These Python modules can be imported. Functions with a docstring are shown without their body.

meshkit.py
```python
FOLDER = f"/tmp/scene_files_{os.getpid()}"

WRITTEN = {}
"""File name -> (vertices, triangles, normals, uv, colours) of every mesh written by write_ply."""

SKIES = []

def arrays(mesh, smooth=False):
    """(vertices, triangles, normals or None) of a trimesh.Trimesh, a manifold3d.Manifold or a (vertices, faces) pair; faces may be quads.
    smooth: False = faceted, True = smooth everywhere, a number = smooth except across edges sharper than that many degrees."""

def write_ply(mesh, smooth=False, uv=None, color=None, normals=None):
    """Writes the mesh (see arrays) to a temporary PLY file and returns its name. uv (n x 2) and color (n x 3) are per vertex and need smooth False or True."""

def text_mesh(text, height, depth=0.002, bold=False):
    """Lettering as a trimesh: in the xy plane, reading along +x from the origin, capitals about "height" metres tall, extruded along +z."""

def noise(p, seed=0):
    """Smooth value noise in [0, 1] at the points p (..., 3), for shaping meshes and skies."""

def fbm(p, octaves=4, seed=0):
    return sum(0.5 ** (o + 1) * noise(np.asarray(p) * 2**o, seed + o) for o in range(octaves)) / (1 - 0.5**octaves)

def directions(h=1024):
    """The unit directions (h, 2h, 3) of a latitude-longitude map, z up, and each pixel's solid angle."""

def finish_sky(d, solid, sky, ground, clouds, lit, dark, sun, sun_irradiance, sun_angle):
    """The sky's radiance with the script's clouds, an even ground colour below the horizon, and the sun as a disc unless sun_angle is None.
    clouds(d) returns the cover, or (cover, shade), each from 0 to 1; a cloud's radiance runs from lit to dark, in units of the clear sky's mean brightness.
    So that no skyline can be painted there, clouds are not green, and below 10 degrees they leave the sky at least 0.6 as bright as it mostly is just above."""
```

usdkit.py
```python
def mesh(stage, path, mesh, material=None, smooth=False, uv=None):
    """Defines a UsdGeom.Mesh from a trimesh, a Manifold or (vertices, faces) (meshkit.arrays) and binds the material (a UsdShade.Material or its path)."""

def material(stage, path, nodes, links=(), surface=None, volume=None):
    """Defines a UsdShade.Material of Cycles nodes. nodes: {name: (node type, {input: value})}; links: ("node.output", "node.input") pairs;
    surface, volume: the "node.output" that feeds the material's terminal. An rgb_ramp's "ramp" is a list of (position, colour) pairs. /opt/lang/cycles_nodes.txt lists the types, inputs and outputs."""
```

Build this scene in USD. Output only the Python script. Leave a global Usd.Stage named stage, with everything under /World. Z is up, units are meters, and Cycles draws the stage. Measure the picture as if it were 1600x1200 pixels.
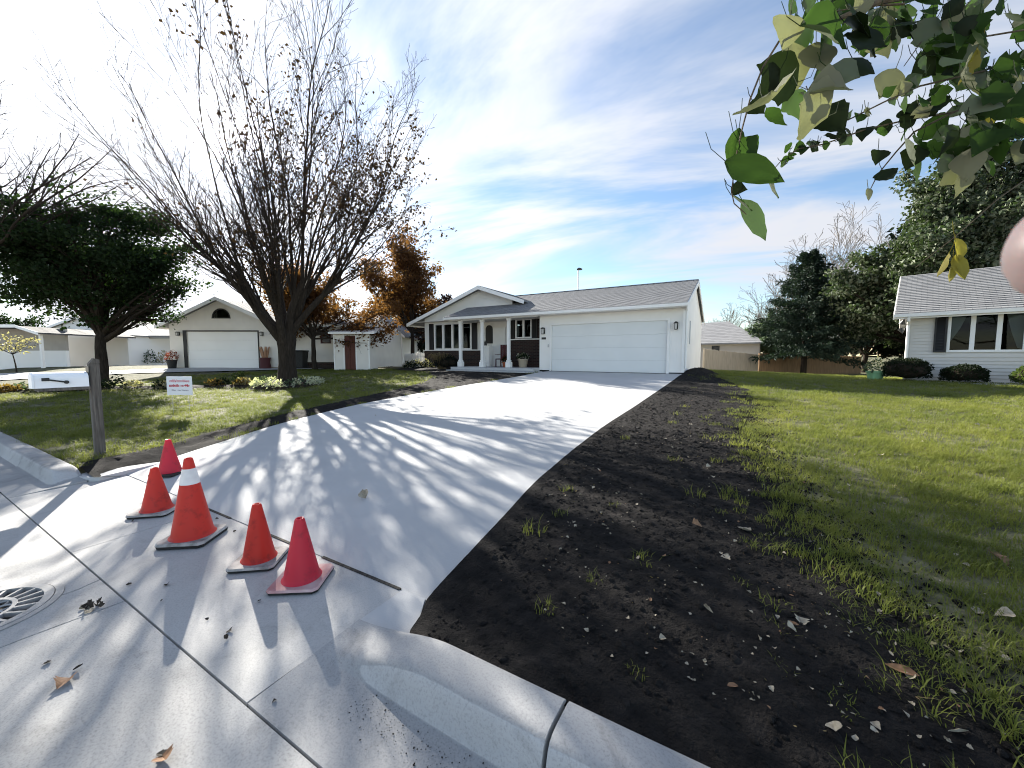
import math
import numpy as np, trimesh, manifold3d, usdkit, meshkit
from scipy.interpolate import RBFInterpolator
from scipy.spatial import Delaunay
import shapely
from shapely.geometry import Polygon, Point, LineString
from pxr import Usd, UsdGeom, UsdLux, UsdShade, Gf, Sdf, Vt

stage = Usd.Stage.CreateInMemory()
UsdGeom.SetStageUpAxis(stage, UsdGeom.Tokens.z)
UsdGeom.SetStageMetersPerUnit(stage, 1.0)
World = UsdGeom.Xform.Define(stage, '/World'); stage.SetDefaultPrim(World.GetPrim())
UsdGeom.Scope.Define(stage, '/World/Looks')

# ------------------------------------------------------------------ camera, sky, sun, exposure
# x runs along the street (to the right), y away from the street towards the house, z up; metres
CAM = np.array([2.02, -1.94, 1.6]); YAW = math.radians(30); PITCH = math.atan(44 / 603.); FPX = 603.
R0 = np.array([math.cos(YAW), math.sin(YAW), 0]); F0 = np.array([-math.sin(YAW), math.cos(YAW), 0]); ZZ = np.array([0, 0, 1.])
FW = math.cos(PITCH) * F0 - math.sin(PITCH) * ZZ; UP = math.sin(PITCH) * F0 + math.cos(PITCH) * ZZ
FOCAL = 1.57
EXPOSURE = 2.48
SKY_STRENGTH = 0.085
SUN_I = 0.85
cam = UsdGeom.Camera.Define(stage, '/World/camera')
m4 = np.eye(4); m4[0, :3] = R0; m4[1, :3] = UP; m4[2, :3] = -FW; m4[3, :3] = CAM
cam.AddTransformOp().Set(Gf.Matrix4d(m4.tolist()))
cam.CreateFocalLengthAttr(FOCAL); cam.CreateHorizontalApertureAttr(FOCAL * 1600 / FPX); cam.CreateVerticalApertureAttr(FOCAL * 1200 / FPX)
cam.CreateClippingRangeAttr(Gf.Vec2f(0.01, 20000)); cam.CreateFStopAttr(2.4); cam.CreateFocusDistanceAttr(6.0)
cam.CreateExposureAttr(EXPOSURE)

SUN = np.array([-1.183, 0.523, 0.563]); SUN /= np.linalg.norm(SUN)
SUN_EL = math.asin(SUN[2]); SUN_ROT = math.atan2(SUN[0], SUN[1])
sun = UsdLux.DistantLight.Define(stage, '/World/sun')
sun.CreateIntensityAttr(SUN_I); sun.CreateAngleAttr(0.5); sun.CreateColorAttr(Gf.Vec3f(1.0, 0.95, 0.86)); sun.CreateNormalizeAttr(True)
zx = SUN; xx = np.cross(ZZ, zx); xx /= np.linalg.norm(xx); yy = np.cross(zx, xx)
m4 = np.eye(4); m4[0, :3] = xx; m4[1, :3] = yy; m4[2, :3] = zx
sun.AddTransformOp().Set(Gf.Matrix4d(m4.tolist()))

# thin high cloud: stretched noise; it scatters sunlight forwards, so it is brightest round the sun
skym = usdkit.material(stage, '/World/Looks/sky', {
    'tc': ('texture_coordinate', {}),
    'sky': ('sky_texture', {'sky_type': 'single_scattering', 'sun_disc': False, 'sun_elevation': SUN_EL, 'sun_rotation': SUN_ROT, 'aerosol_density': 0.15, 'air_density': 1.0, 'ozone_density': 1.5}),
    'hs': ('hsv', {'saturation': 1.12, 'value': 0.45}),
    'dot': ('vector_math', {'math_type': 'dot_product', 'vector2': tuple(SUN)}),
    'dcl': ('math', {'math_type': 'maximum', 'value2': 0.0}),
    'g1': ('math', {'math_type': 'power', 'value2': 4.0}),
    'g2': ('math', {'math_type': 'power', 'value2': 60.0}),
    'g3': ('math', {'math_type': 'power', 'value2': 900.0}),
    'g1s': ('math', {'math_type': 'multiply', 'value2': 1.4}),
    'g2s': ('math', {'math_type': 'multiply', 'value2': 1.2}),
    'g3s': ('math', {'math_type': 'multiply', 'value2': 14.0}),
    'ga': ('math', {'math_type': 'add'}), 'gb': ('math', {'math_type': 'add'}), 'gc': ('math', {'math_type': 'add', 'value2': 1.8}),
    'cc': ('combine_color', {}),
    'tint': ('mix', {'mix_type': 'multiply', 'fac': 1.0, 'color2': (0.95, 0.98, 1.06)}),
    # cloud layer coordinates: direction / height
    'sep': ('separate_xyz', {}), 'zc': ('math', {'math_type': 'maximum', 'value2': 0.0}), 'za': ('math', {'math_type': 'add', 'value2': 0.16}),
    'dx': ('math', {'math_type': 'divide'}), 'dy': ('math', {'math_type': 'divide'}), 'cv': ('combine_xyz', {'z': 0.0}),
    'mp': ('mapping', {'rotation': (0, 0, math.radians(20)), 'scale': (0.55, 1.7, 1.0), 'location': (0.35, 0.2, 0)}),
    'n1': ('noise_texture', {'scale': 0.75, 'detail': 9.0, 'roughness': 0.58, 'distortion': 1.3}),
    'mp2': ('mapping', {'rotation': (0, 0, math.radians(20)), 'scale': (1.0, 1.0, 1.0), 'location': (0.4, 2.9, 0)}),
    'n2': ('noise_texture', {'scale': 0.33, 'detail': 3.0, 'roughness': 0.5}),
    'sum': ('math', {'math_type': 'multiply_add', 'value2': 1.35}),
    'glow': ('math', {'math_type': 'multiply_add', 'value2': 0.30}),
    'cov': ('map_range', {'range_type': 'smoothstep', 'from_min': 1.06, 'from_max': 1.50, 'to_min': 0.10, 'to_max': 1.0, 'clamp': True}),
    'mix': ('mix', {'mix_type': 'mix'}),
    'bg': ('background_shader', {'strength': SKY_STRENGTH}),
}, [('tc.generated', 'dot.vector1'), ('dot.value', 'dcl.value1'), ('dcl.value', 'g1.value1'), ('dcl.value', 'g2.value1'), ('dcl.value', 'g3.value1'),
    ('g1.value', 'g1s.value1'), ('g2.value', 'g2s.value1'), ('g3.value', 'g3s.value1'), ('g1s.value', 'ga.value1'), ('g2s.value', 'ga.value2'),
    ('ga.value', 'gb.value1'), ('g3s.value', 'gb.value2'), ('gb.value', 'gc.value1'),
    ('gc.value', 'cc.r'), ('gc.value', 'cc.g'), ('gc.value', 'cc.b'), ('cc.color', 'tint.color1'),
    ('tc.generated', 'sep.vector'), ('sep.z', 'zc.value1'), ('zc.value', 'za.value1'), ('sep.x', 'dx.value1'), ('za.value', 'dx.value2'), ('sep.y', 'dy.value1'), ('za.value', 'dy.value2'),
    ('dx.value', 'cv.x'), ('dy.value', 'cv.y'), ('cv.vector', 'mp.vector'), ('cv.vector', 'mp2.vector'), ('mp.vector', 'n1.vector'), ('mp2.vector', 'n2.vector'),
    ('n1.fac', 'sum.value1'), ('n2.fac', 'sum.value3'), ('g1.value', 'glow.value1'), ('sum.value', 'glow.value3'), ('glow.value', 'cov.value'),
    ('sky.color', 'hs.color'), ('cov.result', 'mix.fac'), ('hs.color', 'mix.color1'), ('tint.color', 'mix.color2'), ('mix.color', 'bg.color')], surface='bg.background')
dome = UsdLux.DomeLight.Define(stage, '/World/sky'); dome.CreateIntensityAttr(1.0)
UsdShade.MaterialBindingAPI.Apply(dome.GetPrim()).Bind(skym)
dome.GetPrim().SetCustomDataByKey('kind', 'structure'); dome.GetPrim().SetCustomDataByKey('label', 'pale blue autumn sky veiled by bright thin cloud towards the sun')

def spot(px, py, depth):
    """The place in the world that stands at this depth in this direction as seen by the photographer."""
    return CAM + depth * (FW + R0 * (px - 800) / FPX - UP * (py - 600) / FPX)

# ------------------------------------------------------------------ helpers
used = {}
def numbered(path):
    n = used.get(path, 0); used[path] = n + 1
    return path if n == 0 else '%s_%03d' % (path, n)

def tag(prim, label=None, cat=None, group=None, kind=None):
    for k, v in (('label', label), ('category', cat), ('group', group), ('kind', kind)):
        if v: prim.SetCustomDataByKey(k, v)
    return prim

def thing(name, label, cat, loc=(0, 0, 0), rotz=0.0, group=None, kind=None):
    x = UsdGeom.Xform.Define(stage, numbered('/World/' + name))
    x.AddTranslateOp().Set(Gf.Vec3d(*map(float, loc)))
    if rotz: x.AddRotateZOp().Set(float(rotz))
    return tag(x.GetPrim(), label, cat, group, kind)

def obj(name, mesh, mat, parent=None, label=None, cat=None, group=None, kind=None, smooth=False, off=None):
    if isinstance(mesh, MB): mesh = mesh.arrays()
    if off is not None:
        v, f = (mesh.vertices, mesh.faces) if hasattr(mesh, 'vertices') else mesh
        mesh = (np.asarray(v, float) - np.asarray(off, float), f)
    path = numbered((str(parent.GetPath()) if parent else '/World') + '/' + name)
    m = usdkit.mesh(stage, path, mesh, M[mat], smooth=smooth)
    m.CreateDoubleSidedAttr(True)
    return tag(m.GetPrim(), label, cat, group, kind)

def clone(root, loc, rotz=0.0, label=None, group=None, scale=None):
    was = root.GetCustomData()
    name = root.GetName()
    x = UsdGeom.Xform.Define(stage, numbered('/World/' + name))
    x.GetPrim().GetReferences().AddInternalReference(root.GetPath())
    x.ClearXformOpOrder()
    x.AddTranslateOp(opSuffix='c').Set(Gf.Vec3d(*map(float, loc)))
    x.AddRotateZOp(opSuffix='c').Set(float(rotz))
    if scale: x.AddScaleOp(opSuffix='c').Set(Gf.Vec3f(*([scale] * 3) if np.ndim(scale) == 0 else scale))
    x.GetPrim().SetInstanceable(True)
    return tag(x.GetPrim(), label or was.get('label'), was.get('category'), group or was.get('group'))

class MB:
    """Collects boxes, bars and tubes into one mesh."""
    def __init__(s): s.v, s.f, s.n = [], [], 0
    def add(s, v, f):
        v = np.asarray(v, float); f = np.asarray(f, int)
        if f.shape[1] == 4: f = np.vstack([f[:, [0, 1, 2]], f[:, [0, 2, 3]]])
        s.v.append(v); s.f.append(f + s.n); s.n += len(v); return s
    def tm(s, t): return s.add(t.vertices, t.faces)
    def box(s, x0, x1, y0, y1, z0, z1):
        v = np.array([[x, y, z] for x in (x0, x1) for y in (y0, y1) for z in (z0, z1)])
        return s.add(v, [[0, 1, 3, 2], [4, 6, 7, 5], [0, 4, 5, 1], [2, 3, 7, 6], [0, 2, 6, 4], [1, 5, 7, 3]])
    def bbox(s, x0, x1, y0, y1, z0, z1, b=0.01):
        """box with bevelled edges"""
        c = np.array([[x, y, z] for x in (x0, x1) for y in (y0, y1) for z in (z0, z1)])
        mid = c.mean(0); pts = []
        for p in c:
            d = np.sign(mid - p) * b
            for k in range(3):
                q = p + d; q[k] = p[k]; pts.append(q)
        h = trimesh.convex.convex_hull(np.array(pts)); return s.tm(h)
    def hull(s, pts): return s.tm(trimesh.convex.convex_hull(np.asarray(pts, float)))
    def bar(s, a, b, w, h=None):
        """a square bar from a to b, w wide (level) and h high"""
        a, b = np.asarray(a, float), np.asarray(b, float); h = h or w
        d = (b - a) / np.linalg.norm(b - a); r = np.cross(d, ZZ)
        r = np.array([1., 0, 0]) if np.linalg.norm(r) < 1e-6 else r / np.linalg.norm(r); u = np.cross(r, d)
        v = [p + r * sx * w / 2 + u * sz * h / 2 for p in (a, b) for sx, sz in ((-1, -1), (1, -1), (1, 1), (-1, 1))]
        return s.add(v, [[0, 1, 2, 3], [4, 7, 6, 5], [0, 4, 5, 1], [1, 5, 6, 2], [2, 6, 7, 3], [3, 7, 4, 0]])
    def tube(s, pts, rad, k=6, cap=True):
        pts = np.asarray(pts, float); n = len(pts); rad = np.broadcast_to(np.asarray(rad, float), (n,))
        t = np.gradient(pts, axis=0); t /= np.maximum(np.linalg.norm(t, axis=1, keepdims=True), 1e-9)
        ref = np.array([0.31, 0.17, 1.0]) if abs(t[0, 2]) < 0.8 else np.array([1.0, 0.2, 0.1])
        U = np.cross(t, ref); U /= np.maximum(np.linalg.norm(U, axis=1, keepdims=True), 1e-9); V = np.cross(t, U)
        a = np.arange(k) * 2 * math.pi / k
        ring = pts[:, None] + rad[:, None, None] * (np.cos(a)[None, :, None] * U[:, None] + np.sin(a)[None, :, None] * V[:, None])
        i = np.arange(n - 1)[:, None] * k; j = np.arange(k)[None]; j2 = (j + 1) % k
        q = np.stack([i + j, i + j2, i + k + j2, i + k + j], -1).reshape(-1, 4)
        v = ring.reshape(-1, 3)
        s.add(v, q)
        if cap and k > 3:
            for e, o in ((0, 0), (n - 1, (n - 1) * k)):
                s.add(np.vstack([v[o:o + k], pts[e]]), [[x, (x + 1) % k, k] for x in range(k)])
        return s
    def prism(s, poly, axis, a, b):
        """poly: (u,v) outline; axis 'x': u=y v=z; 'y': u=x v=z; 'z': u=x v=y; from a to b along the axis"""
        t = trimesh.creation.extrude_polygon(Polygon(poly), b - a, engine='earcut')
        v = t.vertices; w = v[:, 2] + a
        v = {'x': np.stack([w, v[:, 0], v[:, 1]], 1), 'y': np.stack([v[:, 0], w, v[:, 1]], 1), 'z': np.stack([v[:, 0], v[:, 1], w], 1)}[axis]
        return s.add(v, t.faces)
    def arrays(s):
        return np.vstack(s.v), np.vstack(s.f)

# ------------------------------------------------------------------ materials
M = {}
def mat(name, nodes, links, surface='p.BSDF'):
    M[name] = usdkit.material(stage, '/World/Looks/' + name, nodes, links, surface=surface)

def plain(name, c, rough=0.6, spec=0.4, metal=0.0, **kw):
    mat(name, {'p': ('principled_bsdf', dict(base_color=c, roughness=rough, specular_ior_level=spec, metallic=metal, **kw))}, [])

def mottled(name, ramp, scale=4.0, rough=0.8, detail=6.0, bump=0.0, bscale=40.0, bdist=0.01, stretch=(1, 1, 1), spec=0.3, nrough=0.6, rot=(0, 0, 0)):
    nodes = {'g': ('geometry', {}), 'm': ('mapping', {'scale': stretch, 'rotation': rot}), 'n': ('noise_texture', {'scale': scale, 'detail': detail, 'roughness': nrough}),
             'r': ('rgb_ramp', {'ramp': ramp}), 'p': ('principled_bsdf', {'roughness': rough, 'specular_ior_level': spec})}
    links = [('g.position', 'm.vector'), ('m.vector', 'n.vector'), ('n.fac', 'r.fac'), ('r.color', 'p.base_color')]
    if bump:
        nodes.update({'nb': ('noise_texture', {'scale': bscale, 'detail': 5.0, 'roughness': 0.6}), 'b': ('bump', {'strength': bump, 'distance': bdist})})
        links += [('m.vector', 'nb.vector'), ('nb.fac', 'b.height'), ('b.normal', 'p.normal')]
    mat(name, nodes, links)

def foliage(name, ramp, trans=0.35, rough=0.55, back=None):
    """leaves: every leaf takes its own tone from the ramp; some light passes through"""
    nodes = {'g': ('geometry', {}), 'r': ('rgb_ramp', {'ramp': ramp}), 'p': ('principled_bsdf', {'roughness': max(rough, .6), 'specular_ior_level': 0.18}),
             't': ('translucent_bsdf', {}), 'x': ('mix_closure', {'fac': trans}), 'br': ('mix', {'mix_type': 'multiply', 'fac': 1.0, 'color2': (1.5, 1.6, 0.8)})}
    links = [('g.random_per_island', 'r.fac'), ('r.color', 'br.color1'), ('br.color', 't.color'), ('p.BSDF', 'x.closure1'), ('t.BSDF', 'x.closure2')]
    if back:
        nodes['bk'] = ('mix', {'color2': back}); links += [('g.backfacing', 'bk.fac'), ('r.color', 'bk.color1'), ('bk.color', 'p.base_color')]
    else: links += [('r.color', 'p.base_color')]
    mat(name, nodes, links, 'x.closure')

def concrete(name, lo, hi, speck, stain, rough=0.85, broom=0.0):
    nodes = {'g': ('geometry', {}), 'n': ('noise_texture', {'scale': 0.9, 'detail': 8.0, 'roughness': 0.62}), 'r': ('rgb_ramp', {'ramp': [(0.3, lo), (0.7, hi)]}),
             'n2': ('noise_texture', {'scale': 95.0, 'detail': 6.0, 'roughness': 0.7}), 'r2': ('rgb_ramp', {'ramp': [(0.36, (speck,) * 3), (0.52, (1, 1, 1))]}),
             'm2': ('mix', {'mix_type': 'multiply', 'fac': 0.75}),
             'n3': ('noise_texture', {'scale': 2.6, 'detail': 7.0, 'roughness': 0.7, 'distortion': 0.6}), 'r3': ('rgb_ramp', {'ramp': [(0.30, (stain,) * 3), (0.46, (1, 1, 1))]}),
             'm3': ('mix', {'mix_type': 'multiply', 'fac': 0.8}),
             'mp': ('mapping', {'scale': (3.0, 110.0, 1.0)}), 'nb': ('noise_texture', {'scale': 1.0, 'detail': 4.0}),
             'hb': ('math', {'math_type': 'multiply_add', 'value2': broom}),
             'b': ('bump', {'strength': 0.35, 'distance': 0.004}), 'p': ('principled_bsdf', {'roughness': rough, 'specular_ior_level': 0.25})}
    mat(name, nodes, [('g.position', 'n.vector'), ('n.fac', 'r.fac'), ('g.position', 'n2.vector'), ('n2.fac', 'r2.fac'), ('r.color', 'm2.color1'), ('r2.color', 'm2.color2'),
                      ('g.position', 'n3.vector'), ('n3.fac', 'r3.fac'), ('m2.color', 'm3.color1'), ('r3.color', 'm3.color2'), ('m3.color', 'p.base_color'),
                      ('g.position', 'mp.vector'), ('mp.vector', 'nb.vector'), ('nb.fac', 'hb.value1'), ('n2.fac', 'hb.value3'), ('hb.value', 'b.height'), ('b.normal', 'p.normal')])

concrete('fresh_concrete', (0.46, 0.458, 0.453), (0.52, 0.518, 0.513), 0.93, 0.95, broom=0.8)
concrete('gutter_concrete', (0.40, 0.392, 0.378), (0.50, 0.49, 0.475), 0.76, 0.78)
concrete('curb_concrete', (0.30, 0.30, 0.30), (0.42, 0.415, 0.41), 0.72, 0.58)
concrete('street_concrete', (0.36, 0.353, 0.34), (0.50, 0.49, 0.475), 0.62, 0.68)
concrete('neighbour_concrete', (0.42, 0.42, 0.42), (0.5, 0.5, 0.5), 0.85, 0.9)
mottled('joint_filler', [(0.3, (0.02, 0.018, 0.016)), (0.7, (0.10, 0.09, 0.075))], 30, 0.95)
mottled('topsoil', [(0.25, (0.008, 0.0075, 0.0072)), (0.6, (0.021, 0.0185, 0.0172)), (0.85, (0.055, 0.047, 0.042))], 9, 0.95, bump=1.0, bscale=70, bdist=0.03, spec=0.15)
mottled('mulch', [(0.25, (0.010, 0.008, 0.006)), (0.8, (0.045, 0.032, 0.022))], 14, 0.95, bump=0.8, bscale=40, bdist=0.03, spec=0.15)
mottled('lawn_soil', [(0.30, (0.055, 0.054, 0.036)), (0.48, (0.105, 0.105, 0.060)), (0.68, (0.22, 0.205, 0.135))], 5.0, 0.95, detail=10, bump=0.7, bscale=50, bdist=0.02, spec=0.1)
mat('grass', {'g': ('geometry', {}), 'n': ('noise_texture', {'scale': 0.8, 'detail': 6.0, 'roughness': 0.65}), 'a': ('math', {'math_type': 'multiply_add', 'value2': 0.55}),
              'k': ('math', {'math_type': 'multiply', 'value2': 0.72}),
              'r': ('rgb_ramp', {'ramp': [(0.12, (0.070, 0.110, 0.022)), (0.40, (0.21, 0.235, 0.045)), (0.64, (0.32, 0.315, 0.070)), (0.86, (0.50, 0.45, 0.22))]}),
              'p': ('principled_bsdf', {'roughness': 0.6, 'specular_ior_level': 0.3}), 't': ('translucent_bsdf', {}), 'x': ('mix_closure', {'fac': 0.5})},
    [('g.position', 'n.vector'), ('g.random_per_island', 'a.value1'), ('n.fac', 'a.value3'), ('a.value', 'k.value1'), ('k.value', 'r.fac'), ('r.color', 'p.base_color'), ('r.color', 't.color'),
     ('p.BSDF', 'x.closure1'), ('t.BSDF', 'x.closure2')], 'x.closure')
def siding(name, c, c2, period, axis='x', depth=0.4):
    """vertical boards: a narrow groove every period metres"""
    nodes = {'tc': ('texture_coordinate', {}), 's': ('separate_xyz', {}), 'd': ('math', {'math_type': 'divide', 'value2': period}), 'fr': ('math', {'math_type': 'fraction'}),
             'pp': ('math', {'math_type': 'compare', 'value2': 0.5, 'value3': 0.455}), 'g': ('geometry', {}), 'n': ('noise_texture', {'scale': 1.4, 'detail': 6.0}),
             'r': ('rgb_ramp', {'ramp': [(0.3, c2), (0.7, c)]}), 'b': ('bump', {'strength': depth, 'distance': 0.012}), 'p': ('principled_bsdf', {'roughness': 0.55, 'specular_ior_level': 0.35})}
    mat(name, nodes, [('tc.object', 's.vector'), ('s.' + axis, 'd.value1'), ('d.value', 'fr.value1'), ('fr.value', 'pp.value1'), ('pp.value', 'b.height'), ('b.normal', 'p.normal'),
                      ('g.position', 'n.vector'), ('n.fac', 'r.fac'), ('r.color', 'p.base_color')])
siding('white_siding', (0.84, 0.815, 0.775), (0.79, 0.765, 0.725), 0.2)
siding('cream_siding', (0.74, 0.70, 0.64), (0.67, 0.63, 0.58), 0.2)
siding('dull_siding', (0.40, 0.37, 0.33), (0.33, 0.30, 0.27), 0.25)
mottled('white_paint', [(0.3, (0.79, 0.77, 0.74)), (0.7, (0.84, 0.82, 0.79))], 3, 0.5, spec=0.4)
mottled('garage_paint', [(0.3, (0.68, 0.69, 0.68)), (0.7, (0.73, 0.74, 0.73))], 0.8, 0.42, spec=0.4, bump=0.08, bscale=90)
mottled('white_door_paint', [(0.3, (0.81, 0.79, 0.77)), (0.7, (0.85, 0.83, 0.81))], 0.8, 0.42)
mottled('grey_siding', [(0.3, (0.55, 0.52, 0.475)), (0.7, (0.61, 0.58, 0.535))], 2.2, 0.6, bump=0.12, bscale=60, stretch=(0.3, 0.3, 3))
def shingles(name, a, b, mortar, bw=0.30, rh=0.14):
    nodes = {'tc': ('texture_coordinate', {}), 'br': ('brick_texture', {'scale': 1.0, 'brick_width': bw, 'row_height': rh, 'mortar_size': 0.008, 'mortar_smooth': 0.2, 'color1': a, 'color2': b, 'mortar': mortar}),
             'n': ('noise_texture', {'scale': 60.0, 'detail': 4.0, 'roughness': 0.7}), 'r': ('rgb_ramp', {'ramp': [(0.3, (0.72, 0.72, 0.72)), (0.7, (1.15, 1.15, 1.15))]}),
             'm': ('mix', {'mix_type': 'multiply', 'fac': 1.0}), 'b': ('bump', {'strength': 0.5, 'distance': 0.01}), 'p': ('principled_bsdf', {'roughness': 0.85, 'specular_ior_level': 0.25})}
    mat(name, nodes, [('tc.object', 'br.vector'), ('tc.object', 'n.vector'), ('n.fac', 'r.fac'), ('br.color', 'm.color1'), ('r.color', 'm.color2'), ('m.result' if False else 'm.color', 'p.base_color'), ('n.fac', 'b.height'), ('b.normal', 'p.normal')])
shingles('grey_shingles', (0.25, 0.252, 0.26), (0.19, 0.192, 0.20), (0.12, 0.12, 0.125))
shingles('pale_shingles', (0.27, 0.27, 0.272), (0.21, 0.21, 0.213), (0.13, 0.13, 0.133))
shingles('dark_shingles', (0.13, 0.12, 0.115), (0.09, 0.085, 0.085), (0.05, 0.05, 0.05))
mat('dark_brick', {'g': ('geometry', {}), 's': ('separate_xyz', {}), 'c': ('combine_xyz', {'z': 0.0}),
                   'br': ('brick_texture', {'scale': 1.0, 'brick_width': 0.21, 'row_height': 0.075, 'mortar_size': 0.008, 'color1': (0.055, 0.030, 0.024), 'color2': (0.030, 0.020, 0.019), 'mortar': (0.06, 0.055, 0.05)}),
                   'b': ('bump', {'strength': 0.6, 'distance': 0.01, 'invert': True}), 'p': ('principled_bsdf', {'roughness': 0.85, 'specular_ior_level': 0.2})},
    [('g.position', 's.vector'), ('s.x', 'c.x'), ('s.z', 'c.y'), ('c.vector', 'br.vector'), ('br.color', 'p.base_color'), ('br.fac', 'b.height'), ('b.normal', 'p.normal')])
mat('window_glass', {'f': ('fresnel', {'IOR': 1.5}), 'k': ('math', {'math_type': 'multiply', 'value2': 0.4, 'use_clamp': True}), 't': ('transparent_bsdf', {'color': (0.62, 0.66, 0.66)}), 'g': ('glossy_bsdf', {'roughness': 0.02, 'color': (0.9, 0.92, 0.95)}), 'x': ('mix_closure', {})},
    [('f.fac', 'k.value1'), ('k.value', 'x.fac'), ('t.BSDF', 'x.closure1'), ('g.BSDF', 'x.closure2')], 'x.closure')
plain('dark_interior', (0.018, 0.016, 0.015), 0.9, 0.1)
plain('black_shutter', (0.018, 0.017, 0.017), 0.5)
plain('black_metal', (0.014, 0.014, 0.014), 0.4, 0.5)
plain('curtain', (0.42, 0.43, 0.40), 0.9)
plain('lamp_glass', (0.5, 0.5, 0.48), 0.2, 0.5)
mottled('red_door_wood', [(0.3, (0.055, 0.016, 0.010)), (0.7, (0.11, 0.03, 0.018))], 3, 0.5, stretch=(8, 8, 0.7))
mottled('grey_wood', [(0.25, (0.035, 0.030, 0.026)), (0.55, (0.12, 0.105, 0.09)), (0.8, (0.21, 0.19, 0.165))], 3, 0.85, stretch=(14, 14, 0.9), bump=0.5, bscale=12)
mottled('fence_wood', [(0.25, (0.15, 0.09, 0.05)), (0.75, (0.30, 0.19, 0.105))], 2.5, 0.85, stretch=(6, 6, 0.6), bump=0.3, bscale=14)
mottled('pale_fence_wood', [(0.25, (0.24, 0.20, 0.15)), (0.75, (0.38, 0.33, 0.26))], 2.5, 0.85, stretch=(6, 6, 0.6))
mottled('bark', [(0.25, (0.012, 0.009, 0.007)), (0.6, (0.035, 0.027, 0.021)), (0.85, (0.07, 0.055, 0.043))], 7, 0.95, stretch=(3, 3, 0.5), bump=0.9, bscale=9, bdist=0.03, spec=0.1)
mottled('pale_bark', [(0.25, (0.10, 0.085, 0.07)), (0.8, (0.25, 0.21, 0.18))], 5, 0.95, stretch=(3, 3, 0.5), spec=0.1)
mottled('twig_bark', [(0.3, (0.045, 0.03, 0.02)), (0.7, (0.12, 0.09, 0.05))], 60, 0.8)
def cone_mat(name, c, dirt):
    mat(name, {'g': ('geometry', {}), 'n': ('noise_texture', {'scale': 9.0, 'detail': 7.0, 'roughness': 0.7}), 'r': ('rgb_ramp', {'ramp': [(0.30, dirt), (0.47, c), (1.0, tuple(min(1, x * 1.06) for x in c))]}),
               'p': ('principled_bsdf', {'roughness': 0.42, 'specular_ior_level': 0.45}), 't': ('translucent_bsdf', {'color': c}), 'x': ('mix_closure', {'fac': 0.3})},
        [('g.position', 'n.vector'), ('n.fac', 'r.fac'), ('r.color', 'p.base_color'), ('p.BSDF', 'x.closure1'), ('t.BSDF', 'x.closure2')], 'x.closure')
cone_mat('cone_orange', (0.84, 0.055, 0.035), (0.46, 0.035, 0.026))
cone_mat('cone_red', (0.72, 0.040, 0.024), (0.36, 0.02, 0.016))
cone_mat('cone_pink', (0.80, 0.040, 0.075), (0.50, 0.04, 0.06))
mottled('reflective_white', [(0.3, (0.66, 0.62, 0.60)), (0.7, (0.76, 0.73, 0.71))], 14, 0.35)
mottled('dusty_rubber', [(0.3, (0.16, 0.15, 0.14)), (0.55, (0.36, 0.34, 0.325)), (0.8, (0.47, 0.45, 0.43))], 12, 0.85)
mottled('pink_rubber', [(0.3, (0.42, 0.20, 0.20)), (0.7, (0.55, 0.42, 0.41))], 6, 0.8)
mottled('black_rubber', [(0.3, (0.010, 0.010, 0.010)), (0.8, (0.035, 0.033, 0.03))], 20, 0.7)
mottled('cast_iron', [(0.3, (0.20, 0.195, 0.19)), (0.7, (0.36, 0.35, 0.34))], 16, 0.35, spec=0.6, bump=0.3, bscale=120, bdist=0.003)
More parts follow.
